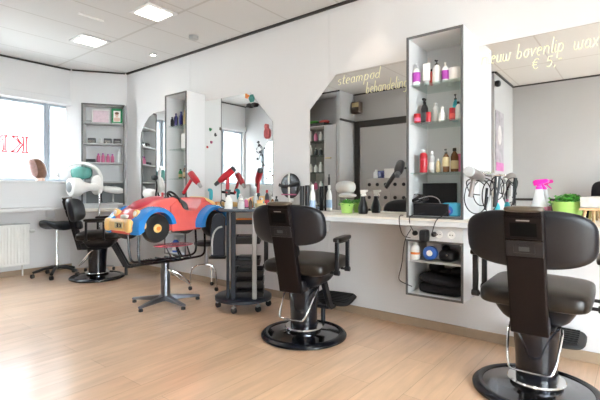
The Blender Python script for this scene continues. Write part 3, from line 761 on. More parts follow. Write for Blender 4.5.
# ------------------------------------------------------------------ tool trolley
TX, TY = 2.74, 2.86
tr = thing('tool_trolley', 'dark round salon trolley with stacked black trays on casters', 'trolley', (TX, TY, 0), R(0))
def castor(x, y, parent, s=1.):
    o = MB().cyl((x-.012*s, y, .028*s), (x+.012*s, y, .028*s), .027*s).build('caster', M_rubber, parent)
    MB().box(x-.017*s, x+.017*s, y-.014*s, y+.014*s, .045*s, .062*s).cyl((x, y, .045*s), (x, y, .075*s), .008*s).build('fork', M_steel, o)
    return o
for a in (200, 255, 310, 60, 130): castor(.23*math.cos(R(a+5)), .23*math.sin(R(a+5)), tr)
MB().lathe([(.0, .076), (.235, .076), (.26, .085), (.26, .11), (.245, .12), (0, .12)], n=40).build('base', M_slate, tr)
MB().lathe([(.0, .882), (.205, .882), (.23, .888), (.235, .908), (.225, .912), (.215, .898), (0, .898)], n=44).build('top_tray', mat('tray_with_sheen', (.09, .11, .14), .25), tr)  # lighter blue-grey puts the reflective sheen into the tray colour
MB().lathe([(.0, .8985), (.20, .8985), (.20, .9015), (0, .9015)], n=40).build('top_insert', M_lgrey, tr)
view = Vector((.70, .70, 0)).normalized(); rt = Vector((.66, -.75, 0)).normalized()
def post(u, w_, mt, nm, h0=.1205, h1=.8815, wd=.021):
    c = rt*u - view*w_
    ang = math.atan2(rt.y, rt.x)
    mx = Matrix.Translation((c.x, c.y, 0)) @ Matrix.Rotation(ang, 4, 'Z')
    return MB().box(-wd, wd, -.014, .014, h0, h1, mx).build(nm, mt, tr, bevel=.006)
post(-.085, .20, M_slate, 'front_post'); part_label(post(.10, .20, M_lgrey, 'side_post', wd=.02), 'light grey upright strip')
post(-.135, .16, M_slate, 'front_post', wd=.012)
for (z, hh) in ((.775, .04), (.60, .06), (.41, .05), (.31, .05), (.215, .055), (.125, .05)):
    mx = Matrix.Rotation(math.atan2(rt.y, rt.x), 4, 'Z')
    if z > .7: u0, u1 = -.06, .13
    else: u0, u1 = -.07, .18 if z < .35 else .15
    tb = MB()
    dz = hh
    tb.box(u0, u1, -.165, .10, z, z+.008, mx); tb.box(u0, u1, -.173, -.165, z, z+dz, mx); tb.box(u0, u1, .10, .108, z, z+dz, mx); tb.box(u0-.008, u0, -.173, .108, z, z+dz, mx); tb.box(u1, u1+.008, -.173, .108, z, z+dz, mx)
    tb.box(u0-.012, u1+.012, -.18, -.174, z+dz-.012, z+dz, mx)
    tb.build('tray', M_bplast, tr, bevel=.003)
# tools in the trays
def simple(name, mb, m, label, cat, loc=(0, 0, 0), group=None, bevel=0, rz=0):
    o = mb.build(name, m, bevel=bevel); o.location = loc; o.rotation_euler.z = rz
    return tag(o, label, cat, group)
mxr = Matrix.Rotation(math.atan2(rt.y, rt.x), 4, 'Z')
simple('comb', MB().box(-.05, .09, -.15, -.11, .7835, .825, mxr), M_orange, 'orange comb case in the top drawer of the trolley', 'comb', (TX, TY, 0))
for z, l in ((.6085, 'black brush case in the second tray'), (.4185, 'black clipper case in the third tray'), (.3185, 'black case in the fourth tray')):
    simple('tool_case', MB().box(-.045, .08, -.13, .05, z, z+.06, mxr), M_darkgrey, l+' of the trolley', 'case', (TX, TY, 0), bevel=.012)
# tool holster panel on the left side of the trolley
c = rt*-.225 - view*.06
mxh = Matrix.Translation((c.x, c.y, 0)) @ mxr
hs = MB().prism([(-.065, .48), (.06, .48), (.06, .83), (.03, .868), (-.02, .868), (-.05, .83), (-.07, .70)], -.04, .03, 'y', mxh).build('side_holster', M_slate, tr, bevel=.012, seg=3)
hl = MB().tube([mxh @ Vector(p) for p in ((-.05, -.044, .50), (-.052, -.044, .62), (-.035, -.044, .70), (.0, -.044, .74), (.04, -.044, .75))], .008, smooth=1)
part_label(hl.build('trim_line', M_lgrey, hs), 'light grey curved stripe')
B(-.08, .07, -.06, .04, .462, .479, mx=mxh).build('holster_foot', M_bplast, hs, bevel=.004)

# ------------------------------------------------------------------ bottles and salon products
def bottle(name, label, x, y, z, h, r, body, capm=None, cap='screw', lab=None, group=None, shoulder=.75, cat='bottle', labz=(.15, .55), sq=1.):
    t = thing(name, label, cat, (x, y, z+.0006), 0, group)
    hb = h*(.8 if cap in ('pump', 'spray') else .86 if cap == 'screw' else 1.)
    pr = [(0, 0), (r*.92, 0), (r, .06*hb), (r, shoulder*hb), (r*.8, (shoulder+.12)*hb if shoulder < .86 else hb*.97), (r*.38, hb*.985), (r*.38, hb)]
    if cap == 'flat': pr = [(0, 0), (r*.95, 0), (r, .04*hb), (r, .96*hb), (r*.94, hb), (0, hb)]
    MB().lathe(pr, n=20).build('body', body, t)
    if lab: MB().lathe([(r+.0006, labz[0]*hb), (r+.0012, labz[0]*hb+.002), (r+.0012, labz[1]*hb-.002), (r+.0006, labz[1]*hb)], n=20, cap=False).build('label_band', lab, t)
    c = MB()
    if cap == 'screw': c.lathe([(r*.5, hb+.0005), (r*.5, h-.003), (r*.42, h), (0, h)], n=16)
    elif cap == 'pump':
        c.lathe([(r*.45, hb+.0005), (r*.45, hb+.25*(h-hb)), (r*.12, hb+.3*(h-hb)), (r*.12, hb+.8*(h-hb)), (r*.3, hb+.85*(h-hb)), (r*.3, h), (0, h)], n=14)
        c.box(-r*.95, 0, -r*.15, r*.15, h-.012, h-.003)
    elif cap == 'spray':
        c.lathe([(r*.42, hb+.0005), (r*.42, hb+.3*(h-hb)), (r*.25, hb+.4*(h-hb)), (r*.25, hb+.7*(h-hb))], n=14)
        c.prism([(.4*r, hb+.6*(h-hb)), (.6*r, h), (-1.0*r, h), (-1.15*r, h-.35*(h-hb)), (-.5*r, hb+.6*(h-hb))], -r*.3, r*.3, 'y')
        c.prism([(-.5*r, hb+.6*(h-hb)), (-.85*r, hb+.1*(h-hb)), (-.7*r, hb+.1*(h-hb)), (-.3*r, hb+.6*(h-hb))], -r*.15, r*.15, 'y')
    elif cap == 'flat': c = None
    if c: c.build('cap' if cap == 'screw' else 'pump_head' if cap == 'pump' else 'spray_head', capm or M_wplast, t)
    return t
XS = 3.0
def B3(px, z, t0=None, X=XS): return atX(px, X)
# shelf 1 of the right unit
z = 1.8275; g = 'hair products on the top glass shelf'
bottle('pump_bottle', 'clear white pump bottle with purple label, leftmost on top shelf', XS-.08, atX(416.5, XS-.08), z, .155, .027, M_wplast, M_clear, 'pump', M_mag, g, labz=(.2, .75))
tb = thing('tube', 'white squeeze tube standing on its cap on the top shelf', 'tube', (XS-.06, atX(426.5, XS-.06), z+.0006), 0, g)
MB().lathe([(.02, 0), (.02, .03)], n=16).build('cap', M_lgrey, tb)
MB().add([(-.012, -.024, .0305), (.012, -.024, .0305), (.012, .024, .0305), (-.012, .024, .0305), (-.003, -.028, .155), (.003, -.028, .155), (.003, .028, .155), (-.003, .028, .155)], [(0, 1, 2, 3), (7, 6, 5, 4), (0, 4, 5, 1), (1, 5, 6, 2), (2, 6, 7, 3), (3, 7, 4, 0)]).build('body', M_wplast, tb, bevel=.003)
bottle('bottle', 'slim dark red bottle with black cap on the top shelf', XS-.03, atX(431.5, XS-.03), z, .115, .014, M_carred, M_bplast, 'screw', None, g)
bottle('pump_bottle', 'white round-shouldered pump bottle with black pump on the top shelf', XS-.05, atX(436.8, XS-.05), z, .165, .031, M_wplast, M_bplast, 'pump', None, g)
bottle('pump_bottle', 'small white pump bottle with purple label on the top shelf', XS-.08, atX(445.3, XS-.08), z, .13, .024, M_wplast, M_offw, 'pump', M_mag, g, labz=(.1, .7))
bottle('jar', 'wide white jar at the right of the top shelf', XS-.06, atX(455, XS-.06), z, .085, .042, M_wplast, M_wplast, 'flat', None, g, cat='jar')
bottle('bottle', 'black-capped bottle behind the white jar on the top shelf', 3.09, atX(450, 3.09), z, .13, .022, M_offw, M_bplast, 'screw', None, g)
# shelf 2
z = 1.5555; g = 'hair products on the middle glass shelf'
bottle('spray_bottle', 'tall black spray bottle on the middle shelf', XS-.02, atX(424.5, XS-.02), z, .185, .026, M_bplast, M_bplast, 'spray', M_darkgrey, g)
bottle('tin', 'red tin, leftmost on the middle shelf', XS-.11, atX(417.3, XS-.11), z, .062, .024, M_red, None, 'flat', M_pinkp, g, cat='tin')
bottle('tin', 'red tin between the black and the white bottle on the middle shelf', XS-.10, atX(428.5, XS-.10), z, .068, .018, M_red, None, 'flat', None, g, cat='tin')
bottle('bottle', 'round white bottle in the middle of the middle shelf', XS+.02, atX(435.5, XS+.02), z, .15, .028, M_offw, M_offw, 'screw', None, g)
bottle('bottle', 'small white tapered bottle on the middle shelf', XS-.07, atX(442, XS-.07), z, .10, .023, M_wplast, M_wplast, 'screw', M_offw, g, shoulder=.5)
bottle('tin', 'red tin near the right end of the middle shelf', XS-.06, atX(452.2, XS-.06), z, .085, .02, M_red, None, 'flat', M_carred, g, cat='tin')
bottle('pump_bottle', 'black and teal pump bottle at right on the middle shelf', XS+.02, atX(455.5, XS+.02), z, .195, .02, M_teal, M_bplast, 'pump', None, g)
bottle('bottle', 'white bottle with dark cap, rightmost on the middle shelf', XS-.06, atX(458.3, XS-.06), z, .125, .02, M_offw, M_bplast, 'screw', None, g)
# shelf 3
z = 1.2005; g = 'hair products on the lowest glass shelf'
bottle('spray_can', 'thick red spray can on the lowest glass shelf', XS-.08, atX(423.5, XS-.08), z, .165, .027, M_red, M_clear, 'screw', M_carpink, g, shoulder=.85, cat='spray can', labz=(.6, .7))
bottle('bottle', 'silver grey bottle beside the red can', XS-.06, atX(431.8, XS-.06), z, .15, .021, M_lgrey, M_wplast, 'screw', M_offw, g)
bottle('bottle', 'small gold and white bottle on the lowest glass shelf', XS-.07, atX(438.2, XS-.07), z, .095, .015, M_gold, M_wplast, 'screw', None, g)
bottle('pump_bottle', 'amber bottle with black pump on the lowest glass shelf', XS-.07, atX(446, XS-.07), z, .16, .023, M_amber, M_bplast, 'pump', M_gold, g, labz=(.3, .8))
bottle('bottle', 'olive bottle with cream label on the lowest glass shelf', XS-.05, atX(454.5, XS-.05), z, .165, .025, M_amber, M_bplast, 'screw', M_gold, g)
bottle('tin', 'pink red box-like tin at right of the lowest glass shelf', XS-.02, atX(459.5, XS-.02), z, .125, .018, M_pinkp, None, 'flat', None, g, cat='tin')
# worktop level inside the right unit
zc = .8971
cs = thing('tool_case', 'open black tool case standing in the shelf unit', 'case', (3.0, atX(438, 3.0), zc), 0)
B(-.13, .03, -.12, .13, 0, .085).build('case_base', M_bplast, cs, bevel=.004)
B(.035, .055, -.12, .13, 0, .23).build('case_lid', M_bplast, cs, bevel=.004)
ir = thing('curling_iron', 'black curling tools with coiled cables lying in the black case', 'curling iron', (2.95, atX(421, 2.95), zc+.086))
im = MB()
for k in range(4): im.tube([(-.05+.02*k, -.05, .012+.004*k), (-.02+.01*k, 0, .035+.01*k), (-.04+.02*k, .06, .015)], .010, smooth=1)
im.build('handle', M_bplast, ir)
part_label(MB().tube([(-.04, .0, .03), (-.03, -.08, .055), (-.03, -.14, .035), (-.045, -.16, .0)], .0035, smooth=2).build('barrel_lead', M_steel, ir), 'grey lead')
cm_ = MB().tube([(-.02+.02*math.cos(a*.7), .03+.045*math.cos(a), .035+.03*math.sin(a)) for a in [i*.5 for i in range(26)]], .003, n=6).build('cable', M_bplast, ir)
bx = thing('gel_box', 'turquoise plastic box of accessories at right in the shelf unit', 'box', (2.93, atX(452.5, 2.93), zc))
MB().sq((0, 0, .047), .045, .062, .047, .35, .35).build('body', mat('turquoise', (.08, .46, .66), .3), bx)
MB().lathe([(.03, 0), (.032, .004), (0, .006)], Matrix.Translation((-.044, .012, .04)) @ Matrix.Rotation(R(-90), 4, 'Y'), n=20).build('label_disc', M_blue, bx)
part_label(MB().sq((-.051, .012, .034), .003, .016, .012, .9, .9, nu=12, nv=8).build('label_motif', M_pinkp, bx), 'small pink motif')
# lower unit contents
zl = .5806; Y1 = atX
bottle('bottle', 'white bottle with orange stripes in the lower storage box', 2.90, atX(415.3, 2.90), zl, .122, .032, M_wplast, M_wplast, 'screw', M_orange, 'products in the lower storage box', labz=(.35, .5))
bb = simple('carton', MB().box(-.03, .03, -.05, .05, 0, .125), M_wplast, 'white carton with red top behind the blue roll in the lower storage box', 'carton', (3.02, atX(436, 3.02), zl))
B(-.031, .031, -.051, .051, .1255, .13).build('carton_lid', M_red, bb)
rl = thing('paper_roll', 'blue and white round roll standing on edge in the lower storage box', 'roll', (2.92, atX(430.5, 2.92), zl+.052))
MB().lathe([(.022, -.02), (.048, -.02), (.05, 0), (.048, .02), (.022, .02)], Matrix.Rotation(R(-90), 4, 'Y') , n=28, cap=False).build('roll', M_blue, rl)
MB().lathe([(.0, -.012), (.021, -.012), (.021, .024), (.0, .024)], Matrix.Rotation(R(-90), 4, 'Y'), n=20).build('core', M_wplast, rl)
bk = thing('bag', 'small black bag with a clip in the lower storage box', 'bag', (2.97, atX(449, 2.97), zl))
MB().sq((0, 0, .04), .07, .06, .04, .6, .6).sq((0, .02, .08), .03, .025, .03, .8, .8).build('pouch', M_bplast, bk)
MB().lathe([(.006, 0), (.006, .005), (0, .006)], Matrix.Translation((-.068, -.01, .05)) @ Matrix.Rotation(R(-90), 4, 'Y'), n=8).build('clip', M_chrome, bk)
zt = .3465
tw = thing('folded_towel', 'black folded towels at the bottom of the lower storage box', 'towel', (3.03, 1.09, zt))
MB().sq((-.0, 0, .034), .14, .16, .034, .4, .4).build('lower_fold', M_towel, tw)
MB().sq((-.01, .01, .092), .13, .15, .028, .5, .4, fn=lambda p: (p.x, p.y, p.z+.1*p.y)).build('upper_fold', M_towel, tw)
c2 = thing('cape', 'crumpled black cape on the folded towels', 'cape', (3.08, 1.17, zt+.14))
MB().sq((0, 0, .03), .07, .05, .038, .8, .8).sq((0, -.17, .01), .07, .06, .03, .8, .8).sq((0, -.08, .0), .06, .08, .018, .8, .8).build('folds', M_towel, c2)
# contents in the far lower unit
g = 'bottles in the storage box behind the toy car'
for k, (dy, m_, l) in enumerate(((.07, M_blue, 'blue bottle in the storage box behind the toy car'), (.20, M_wplast, 'white bottle in the storage box behind the toy car'), (.32, M_blue, 'blue bottle at the far side of the storage box behind the toy car'))):
    bottle('bottle', l, 3.02, U1[0]+dy, .3465, .17, .04, m_, M_wplast, 'screw', M_offw, g)
simple('tool_case', MB().box(-.09, .09, -.13, .13, 0, .1), M_darkgrey, 'dark grey case on upper level of storage box behind the toy car', 'case', (3.05, U1[0]+.2, .5806), bevel=.006)

# plugs and cables on the socket strip
pg = MB().sq((2.79, atX(425, 2.80), .765), .04, .026, .042, .4, .4).build('power_adapter', M_bplast); tag(pg, 'chunky black adapter plugged in the socket strip', 'adapter')
for k, (px, pts, l) in enumerate(((415, [(2.82, None, .775), (2.80, 1.26, .84), (2.775, 1.25, .90), (2.83, 1.20, .912), (2.87, 1.18, .92)], 'black plug with cable, leftmost in the socket strip'),
                             (434, [(2.82, None, .775), (2.785, 1.09, .80), (2.78, 1.06, .885), (2.83, 1.03, .905), (2.87, 1.02, .93)], 'black plug with cable beside the adapter'))):
    y = atX(px, 2.83)
    t = thing('power_plug', l, 'plug', (0, 0, 0))
    MB().lathe([(.018, 0), (.018, .02), (.008, .035), (0, .036)], Matrix.Translation((2.8385, y, .775)) @ Matrix.Rotation(R(-90), 4, 'Y'), n=16).build('plug', M_bplast, t)
    MB().tube([(a, y if b is None else b, c_) for a, b, c_ in pts], .0032, n=6, smooth=2).build('cable', M_bplast, t)
cb = MB().tube([(2.83, 1.262, .80), (2.80, 1.29, .74), (2.79, 1.30, .66), (2.80, 1.315, .55), (2.80, 1.345, .45), (2.81, 1.33, .425), (2.82, 1.25, .40)], .003, n=6, smooth=2).build('power_cable', M_bplast)
tag(cb, 'loose black cable hanging down beside the lower storage box', 'cable')
cb = MB().tube([(2.86, 1.335, .895), (2.785, 1.33, .90), (2.775, 1.325, .83), (2.80, 1.31, .75), (2.83, 1.265, .74)], .003, n=6, smooth=2).build('power_cable', M_bplast)
tag(cb, 'thin black cable draped over the worktop edge left of the shelf unit', 'cable')

# left tall unit contents
X1 = 3.06
g = 'dark bottles in the narrow tall shelf unit'
for px, h_, m_, l in ((172, .12, M_bplast, 'shortest black bottle, left on top shelf of the narrow unit'), (176, .155, M_navy, 'dark navy bottle in the middle on top shelf of the narrow unit'), (181, .165, M_navy, 'tallest navy purple bottle on top shelf of the narrow unit')):
    bottle('bottle', l, X1-.04, atX(px, X1-.04), 1.8355, h_, .022, m_, m_, 'screw', None, g)
bottle('bottle', 'gold bottle at right on top shelf of the narrow unit', X1, atX(185, X1), 1.8355, .18, .022, M_gold, M_gold, 'screw')
pf = thing('picture_card', 'white framed card with dark figure on the middle shelf of the narrow unit', 'picture', (X1, 4.16, 1.5606))
B(-.005, .005, -.08, .09, 0, .19).build('frame', M_wplast, pf, bevel=.002)
B(-.007, -.0055, -.05, .0, .03, .16).build('print', M_lgrey, pf)
for dy, h_, m_, l in ((.11, .15, M_amber, 'amber bottle on lower shelf of the narrow unit'), (.20, .11, M_dgreen, 'green bottle on lower shelf of the narrow unit'), (.06, .10, M_brownbox, 'small brown bottle on lower shelf of the narrow unit')):
    bottle('bottle', l, X1-.06, U1[0]+dy, 1.2155, h_, .022, m_, M_bplast, 'screw', M_gold, 'bottles on the lower shelf of the narrow unit')

# corner unit contents; local frame CM
def cpos(px, back=.15, z=0):
    back = min(back*.8, .14) if back < .4 else back
    # point on a line inside the corner unit seen at that pixel column
    n_ = Vector((-.582, -.813)); base = Vector((2.973, 5.883)) + n_*back
    d = (px-300)/FPX; r_ = Vector((.7809+.6247*d, .6247-.7809*d))
    t = base.dot(n_)/r_.dot(n_)
    return (r_.x*t, r_.y*t, z)
def ithing(name, label, cat, px, back, z, group=None): return thing(name, label, cat, cpos(px, back, z+.0006), R(CA), group)
t = ithing('framed_card', 'pale pink framed card on top shelf of the corner unit', 'picture', 101, .10, CZ[0])
B(-.115, .115, -.006, .006, 0, .20).build('frame', M_wplast, t, bevel=.002); B(-.10, .10, -.008, -.0065, .02, .18).build('print', mat('pale_pink_print', (.72, .58, .64), .5, noise=.25, scale=25), t)
t = ithing('photo_frame', 'green photo frame with a portrait on top shelf of the corner unit', 'picture', 117, .15, CZ[0])
B(-.07, .07, -.006, .006, 0, .215).build('frame', M_dgreen, t, bevel=.002)
B(-.045, .045, -.008, -.0065, .03, .18).build('print', M_wplast, t)
pr = MB().sq((0, -.0095, .125), .022, .001, .03, .9, .9, nu=16, nv=8).sq((0, -.0095, .062), .04, .001, .028, .7, .7, nu=16, nv=8).build('portrait', M_skin, t)
MB().sq((0, -.0112, .147), .027, .001, .018, .9, .9, nu=16, nv=8).build('portrait_hair', M_hair, t)
simple('small_box', MB().box(-.03, .03, -.03, .03, 0, .035), M_lgrey, 'tiny grey box at left on top shelf of the corner unit', 'box', cpos(89, .15, CZ[0]+.0006), rz=R(CA))
for k, px in enumerate((92, 100.5, 108, 117.5)):
    l = ('leftmost small black and silver clock on second shelf of the corner unit', 'small white figurine on second shelf of the corner unit', 'wide black and silver clock in the middle of the second shelf of the corner unit', 'right small black and silver clock on second shelf of the corner unit')[k]
    if k == 1:
        simple('figurine', MB().lathe([(.025, 0), (.02, .03), (.01, .05), (.016, .07), (0, .085)], n=14), M_offw, l, 'figurine', cpos(px, .15, CZ[1]+.0006)); continue
    t = ithing('desk_clock', l, 'clock', px, .14, CZ[1], 'small clocks on the corner unit')
    B(-.05, .05, -.03, .03, 0, .075).build('case', M_darkgrey, t, bevel=.008)
    B(-.04, .04, -.034, -.0305, .012, .045).build('face', M_chrome, t)
for k, (px, m_, h_, l) in enumerate(((98.5, M_pinkp, .125, 'pink tube, first from left on third shelf of the corner unit'), (103, M_pinkp, .13, 'pink tube, second from left on third shelf of the corner unit'), (108, M_pinkp, .12, 'pink tube, third from left on third shelf of the corner unit'), (112.5, M_pinkp, .12, 'pink tube, fourth from left on third shelf of the corner unit'), (119, M_offw, .19, 'tall pale bottle at right on third shelf of the corner unit'))):
    p = cpos(px, .14, 0); bottle('bottle', l, p[0], p[1], CZ[2], h_, .023, m_, M_mag if k < 4 else M_wplast, 'screw', None, 'bottles on the corner unit')
simple('flat_box', MB().box(-.06, .06, -.04, .04, 0, .045), M_darkgrey, 'flat dark box at left on third shelf of the corner unit', 'box', cpos(91, .15, CZ[2]+.0006), rz=R(CA), bevel=.004)

# ------------------------------------------------------------------ hood dryers
def stand(t, h, m):
    MB().lathe([(.016, .06), (.016, h)], n=14).build('pole', M_chrome, t)
    for k in range(5):
        a = R(72*k+20)
        l = MB().tube([(.0, 0, .075), (.12*math.cos(a), .12*math.sin(a), .07), (.25*math.cos(a), .25*math.sin(a), .055)], .014, flat=.8).build('base_leg', m, t)
        MB().cyl((.25*math.cos(a)-.01, .25*math.sin(a), .024), (.25*math.cos(a)+.01, .25*math.sin(a), .024), .0235).build('caster', M_rubber, l)
hd = thing('hood_dryer', 'white and teal salon hood dryer on a pole beside the far chair', 'hood dryer', (2.74, 5.60, 0), R(128.7))
# local +x points to screen left, +y points away from the windows
MB().lathe([(.016, .06), (.016, 1.06)], n=14).build('pole', M_chrome, hd)
for k in range(5):
    a = R(72*k+2)
    l = MB().tube([(.0, 0, .075), (.10*math.cos(a), .10*math.sin(a), .07), (.18*math.cos(a), .18*math.sin(a), .055)], .013, flat=.8).build('base_leg', M_steel, hd)
    MB().cyl((.18*math.cos(a)-.01, .18*math.sin(a), .024), (.18*math.cos(a)+.01, .18*math.sin(a), .024), .0235).build('caster', M_rubber, l)
MB().sq((.03, .0, 1.15), .07, .06, .13, .7, .7).build('joint_housing', M_wplast, hd)
MB().tube([(-.02, 0, 1.14), (-.03, 0, 1.26), (.04, .0, 1.38), (.18, .0, 1.44), (.36, .0, 1.43), (.50, .0, 1.36), (.55, .0, 1.26)], .022, smooth=2, n=12).build('hood_arm', M_wplast, hd)
MB().sq((.22, .03, 1.31), .13, .10, .085, .7, .8).build('hood', M_tealg, hd)
MB().sq((.42, .02, 1.29), .11, .09, .075, .7, .8).build('visor', M_clear, hd)
nmx = Matrix.Translation((.0, .0, 1.12)) @ Matrix.Rotation(R(55), 4, 'Z') @ Matrix.Rotation(R(90), 4, 'Y')
no = MB().lathe([(.05, -.03), (.05, .14), (.075, .22), (.115, .27), (.122, .33), (.112, .38), (.075, .395)], nmx, n=32).build('nozzle', M_wplast, hd)
part_label(MB().lathe([(.07, .3955), (.06, .405), (0, .41)], nmx, n=24).build('nozzle_grille', M_greyback, no), 'grey round grille')
hd2 = thing('climate_dryer', 'white oval dryer head on black cables below the corner shelves', 'hood dryer', cpos(113, .17, .8971), R(-50))
MB().lathe([(.08, 0), (.08, .012), (.015, .02), (.014, .13)], n=20).build('stand', M_lgrey, hd2)
MB().sq((.0, 0, .19), .15, .07, .05, .8, .8, fn=lambda p: (p.x, p.y, p.z-.12*p.x)).build('head', M_wplast, hd2)
MB().tube([(-.15, 0, .02), (-.16, -.02, .12), (-.10, -.02, .24), (.0, -.02, .25), (.08, 0, .20)], .008, smooth=2).build('cable', M_bplast, hd2)
# white dryer by the left mirror, over the toy car
hd3 = thing('wall_dryer', 'white and black heater arm beside the far mirror, above the toy car', 'dryer', (3.02, 4.72, .8806), R(0))
MB().lathe([(.06, 0), (.06, .015), (.012, .02), (.012, .16)], n=20).build('stand', M_bplast, hd3)
MB().tube([(0, 0, .16), (.0, -.02, .22), (-.02, -.05, .28), (-.03, -.04, .33)], .010, smooth=1).build('arm', M_bplast, hd3)
MB().sq((-.03, -.02, .355), .035, .045, .035, .8, .8).build('lamp_head', M_bplast, hd3)
MB().sq((.0, .14, .16), .05, .13, .06, .8, .8).build('white_shell', M_wplast, hd3)

# ------------------------------------------------------------------ saddle stool
so = thing('saddle_stool', 'black saddle stool on five casters behind the far chair, by the radiator', 'stool', (2.26, 5.72, 0), R(10))
MB().lathe([(.022, .09), (.022, .28), (.014, .285), (.014, .60)], n=16).build('gas_column', M_chrome, so)
for k in range(5):
    a = R(72*k+10)
    l = MB().tube([(.02*math.cos(a), .02*math.sin(a), .115), (.14*math.cos(a), .14*math.sin(a), .105), (.26*math.cos(a), .26*math.sin(a), .068)], .020, flat=.8, n=10).build('base_leg', M_bplast, so)
    MB().cyl((.26*math.cos(a)-.015, .26*math.sin(a), .026), (.26*math.cos(a)+.015, .26*math.sin(a), .026), .026).build('caster', M_rubber, l)
MB().lathe([(.035, .09), (.04, .12), (.025, .14)], n=20).build('base_hub', M_bplast, so)
MB().sq((0, 0, .645), .18, .17, .045, .7, .7, fn=lambda p: (p.x, p.y, p.z + 1.6*p.x*p.x*(1 if p.x < 0 else .2) - 1.5*p.y*p.y)).build('saddle', M_black, so)

# wig on the sill
wg = thing('wig_head', 'brown wig on a display head tilted on the window sill', 'wig', (2.14, YW-.085, 1.2006))
def tilt(p): return (p.x - .18*p.z*1.2, p.y, p.z)
MB().sq((0.03, 0, .155), .098, .07, .135, .9, .9, fn=tilt, nu=24, nv=16).build('hair', M_hair, wg)
part_label(MB().sq((-.035, -.018, .165), .05, .062, .115, .9, .9, fn=tilt, nu=20, nv=14).build('light_strands', M_hairp, wg), 'ash pink front strands')
MB().lathe([(.05, 0), (.045, .03), (.035, .06)], Matrix.Translation((.06, 0, 0)), n=20).build('neck', M_skin, wg)

# ------------------------------------------------------------------ small roller table behind the car
rtb = thing('rolling_stool', 'low dark rolling stool with bent chrome legs, behind the toy car', 'stool', (2.985, 3.70, 0), R(0))
MB().sq((0, 0, .50), .13, .13, .03, .6, 1.).build('seat', M_black, rtb)
MB().cyl((0, 0, .26), (0, 0, .475), .018).build('column', M_steel, rtb)
for k in range(3):
    a = R(120*k+30); u = Vector((math.cos(a), math.sin(a), 0)); 
    l = MB().tube([(0, 0, .27), (u.x*.10, u.y*.10, .27), (u.x*.165, u.y*.165, .22), (u.x*.17, u.y*.17, .04)], .009, smooth=2).build('leg', M_chrome, rtb)
    MB().cyl((u.x*.17-.01, u.y*.17, .022), (u.x*.17+.01, u.y*.17, .022), .0215).build('caster', M_rubber, l)

# ------------------------------------------------------------------ hair dryers
def dryer(name, label, tail, nose, grip, m, m2, hold=None, s=1., bracket=None):
    tail, nose, grip = Vector(tail), Vector(nose), Vector(grip)
    t = thing(name, label, 'hair dryer', grip)
    d = (nose-tail); L_ = d.length; q = d.to_track_quat('Z', 'Y').to_matrix().to_4x4(); mx = Matrix.Translation(tail-grip) @ q
    r = .036*s
    MB().lathe([(r*.92, .03*s), (r, .05*s), (r, L_*.55), (r*.8, L_*.75), (r*.62, L_*.8)], mx, n=24).build('barrel', m, t)
    MB().lathe([(r*.6, 0), (r*.9, .006), (r*.95, .029*s)], mx, n=24).build('rear_cap', m2, t)
    MB().lathe([(r*.58, L_*.8+.0005), (r*.6, L_*.86), (r*.5, L_)], mx, n=20).build('nozzle', m2, t)
    mid = (tail+d*.35)-grip
    MB().tube([mid*.86, mid*.4, Vector((0, 0, 0))], .015*s, n=12, flat=1.3).build('handle', m, t)
    if bracket:
        MB().tube([Vector(bracket)-grip, Vector((-.0, 0, -.01)), Vector((0, 0, .02))], .016, n=10).build('bracket', M_bplast, t)
    if hold:
        dz = grip.z-hold
        MB().lathe([(.045, hold-grip.z+.0006), (.045, hold-grip.z+.012), (.012, hold-grip.z+.02), (.012, -.045), (.022, -.035), (.024, -.002)], n=18).build('holder', m2, t)
    return t
dryer('hair_dryer', 'red hair dryer pointing down to the right, beside the narrow shelf unit', at(189, 171, 4.60), at(201, 187, 4.52), at(183.5, 193, 4.62), M_red, M_steel, bracket=(2.925, 4.0, 1.06))
dryer('hair_dryer', 'red hair dryer with black rear, pointing down to the left, by the stickered mirror', at(235, 168, 4.38), at(215, 185, 4.40), at(227.5, 193, 4.40), M_red, M_darkgrey, hold=.88)
t = thing('styling_tool', 'teal spray gun head standing by the red hair dryer', 'sprayer', at(211, 206, 4.60))
t.location.z = .8806
MB().lathe([(.03, 0), (.03, .01), (.008, .02), (.008, .09)], n=14).build('stem', M_gold, t)
MB().sq((0, 0, .15), .014, .022, .06, .6, .6).sq((0, .02, .20), .012, .03, .018, .7, .7).build('body', M_teal, t)
# black dryer in a holder on the far side of the tall unit
t = dryer('hair_dryer', 'black hair dryer held on the left side of the tall shelf unit', at(401, 163, 3.12), at(397, 176, 3.0), at(386, 187, 3.22), M_bplast, M_darkgrey, s=.95)
w_ = t.location
MB().tube([Vector((3.02, 1.291, 1.24))-w_, Vector((3.0, 1.33, 1.24))-w_, at(399, 168, 3.1)-w_], .008).build('wall_bracket', M_bplast, t)
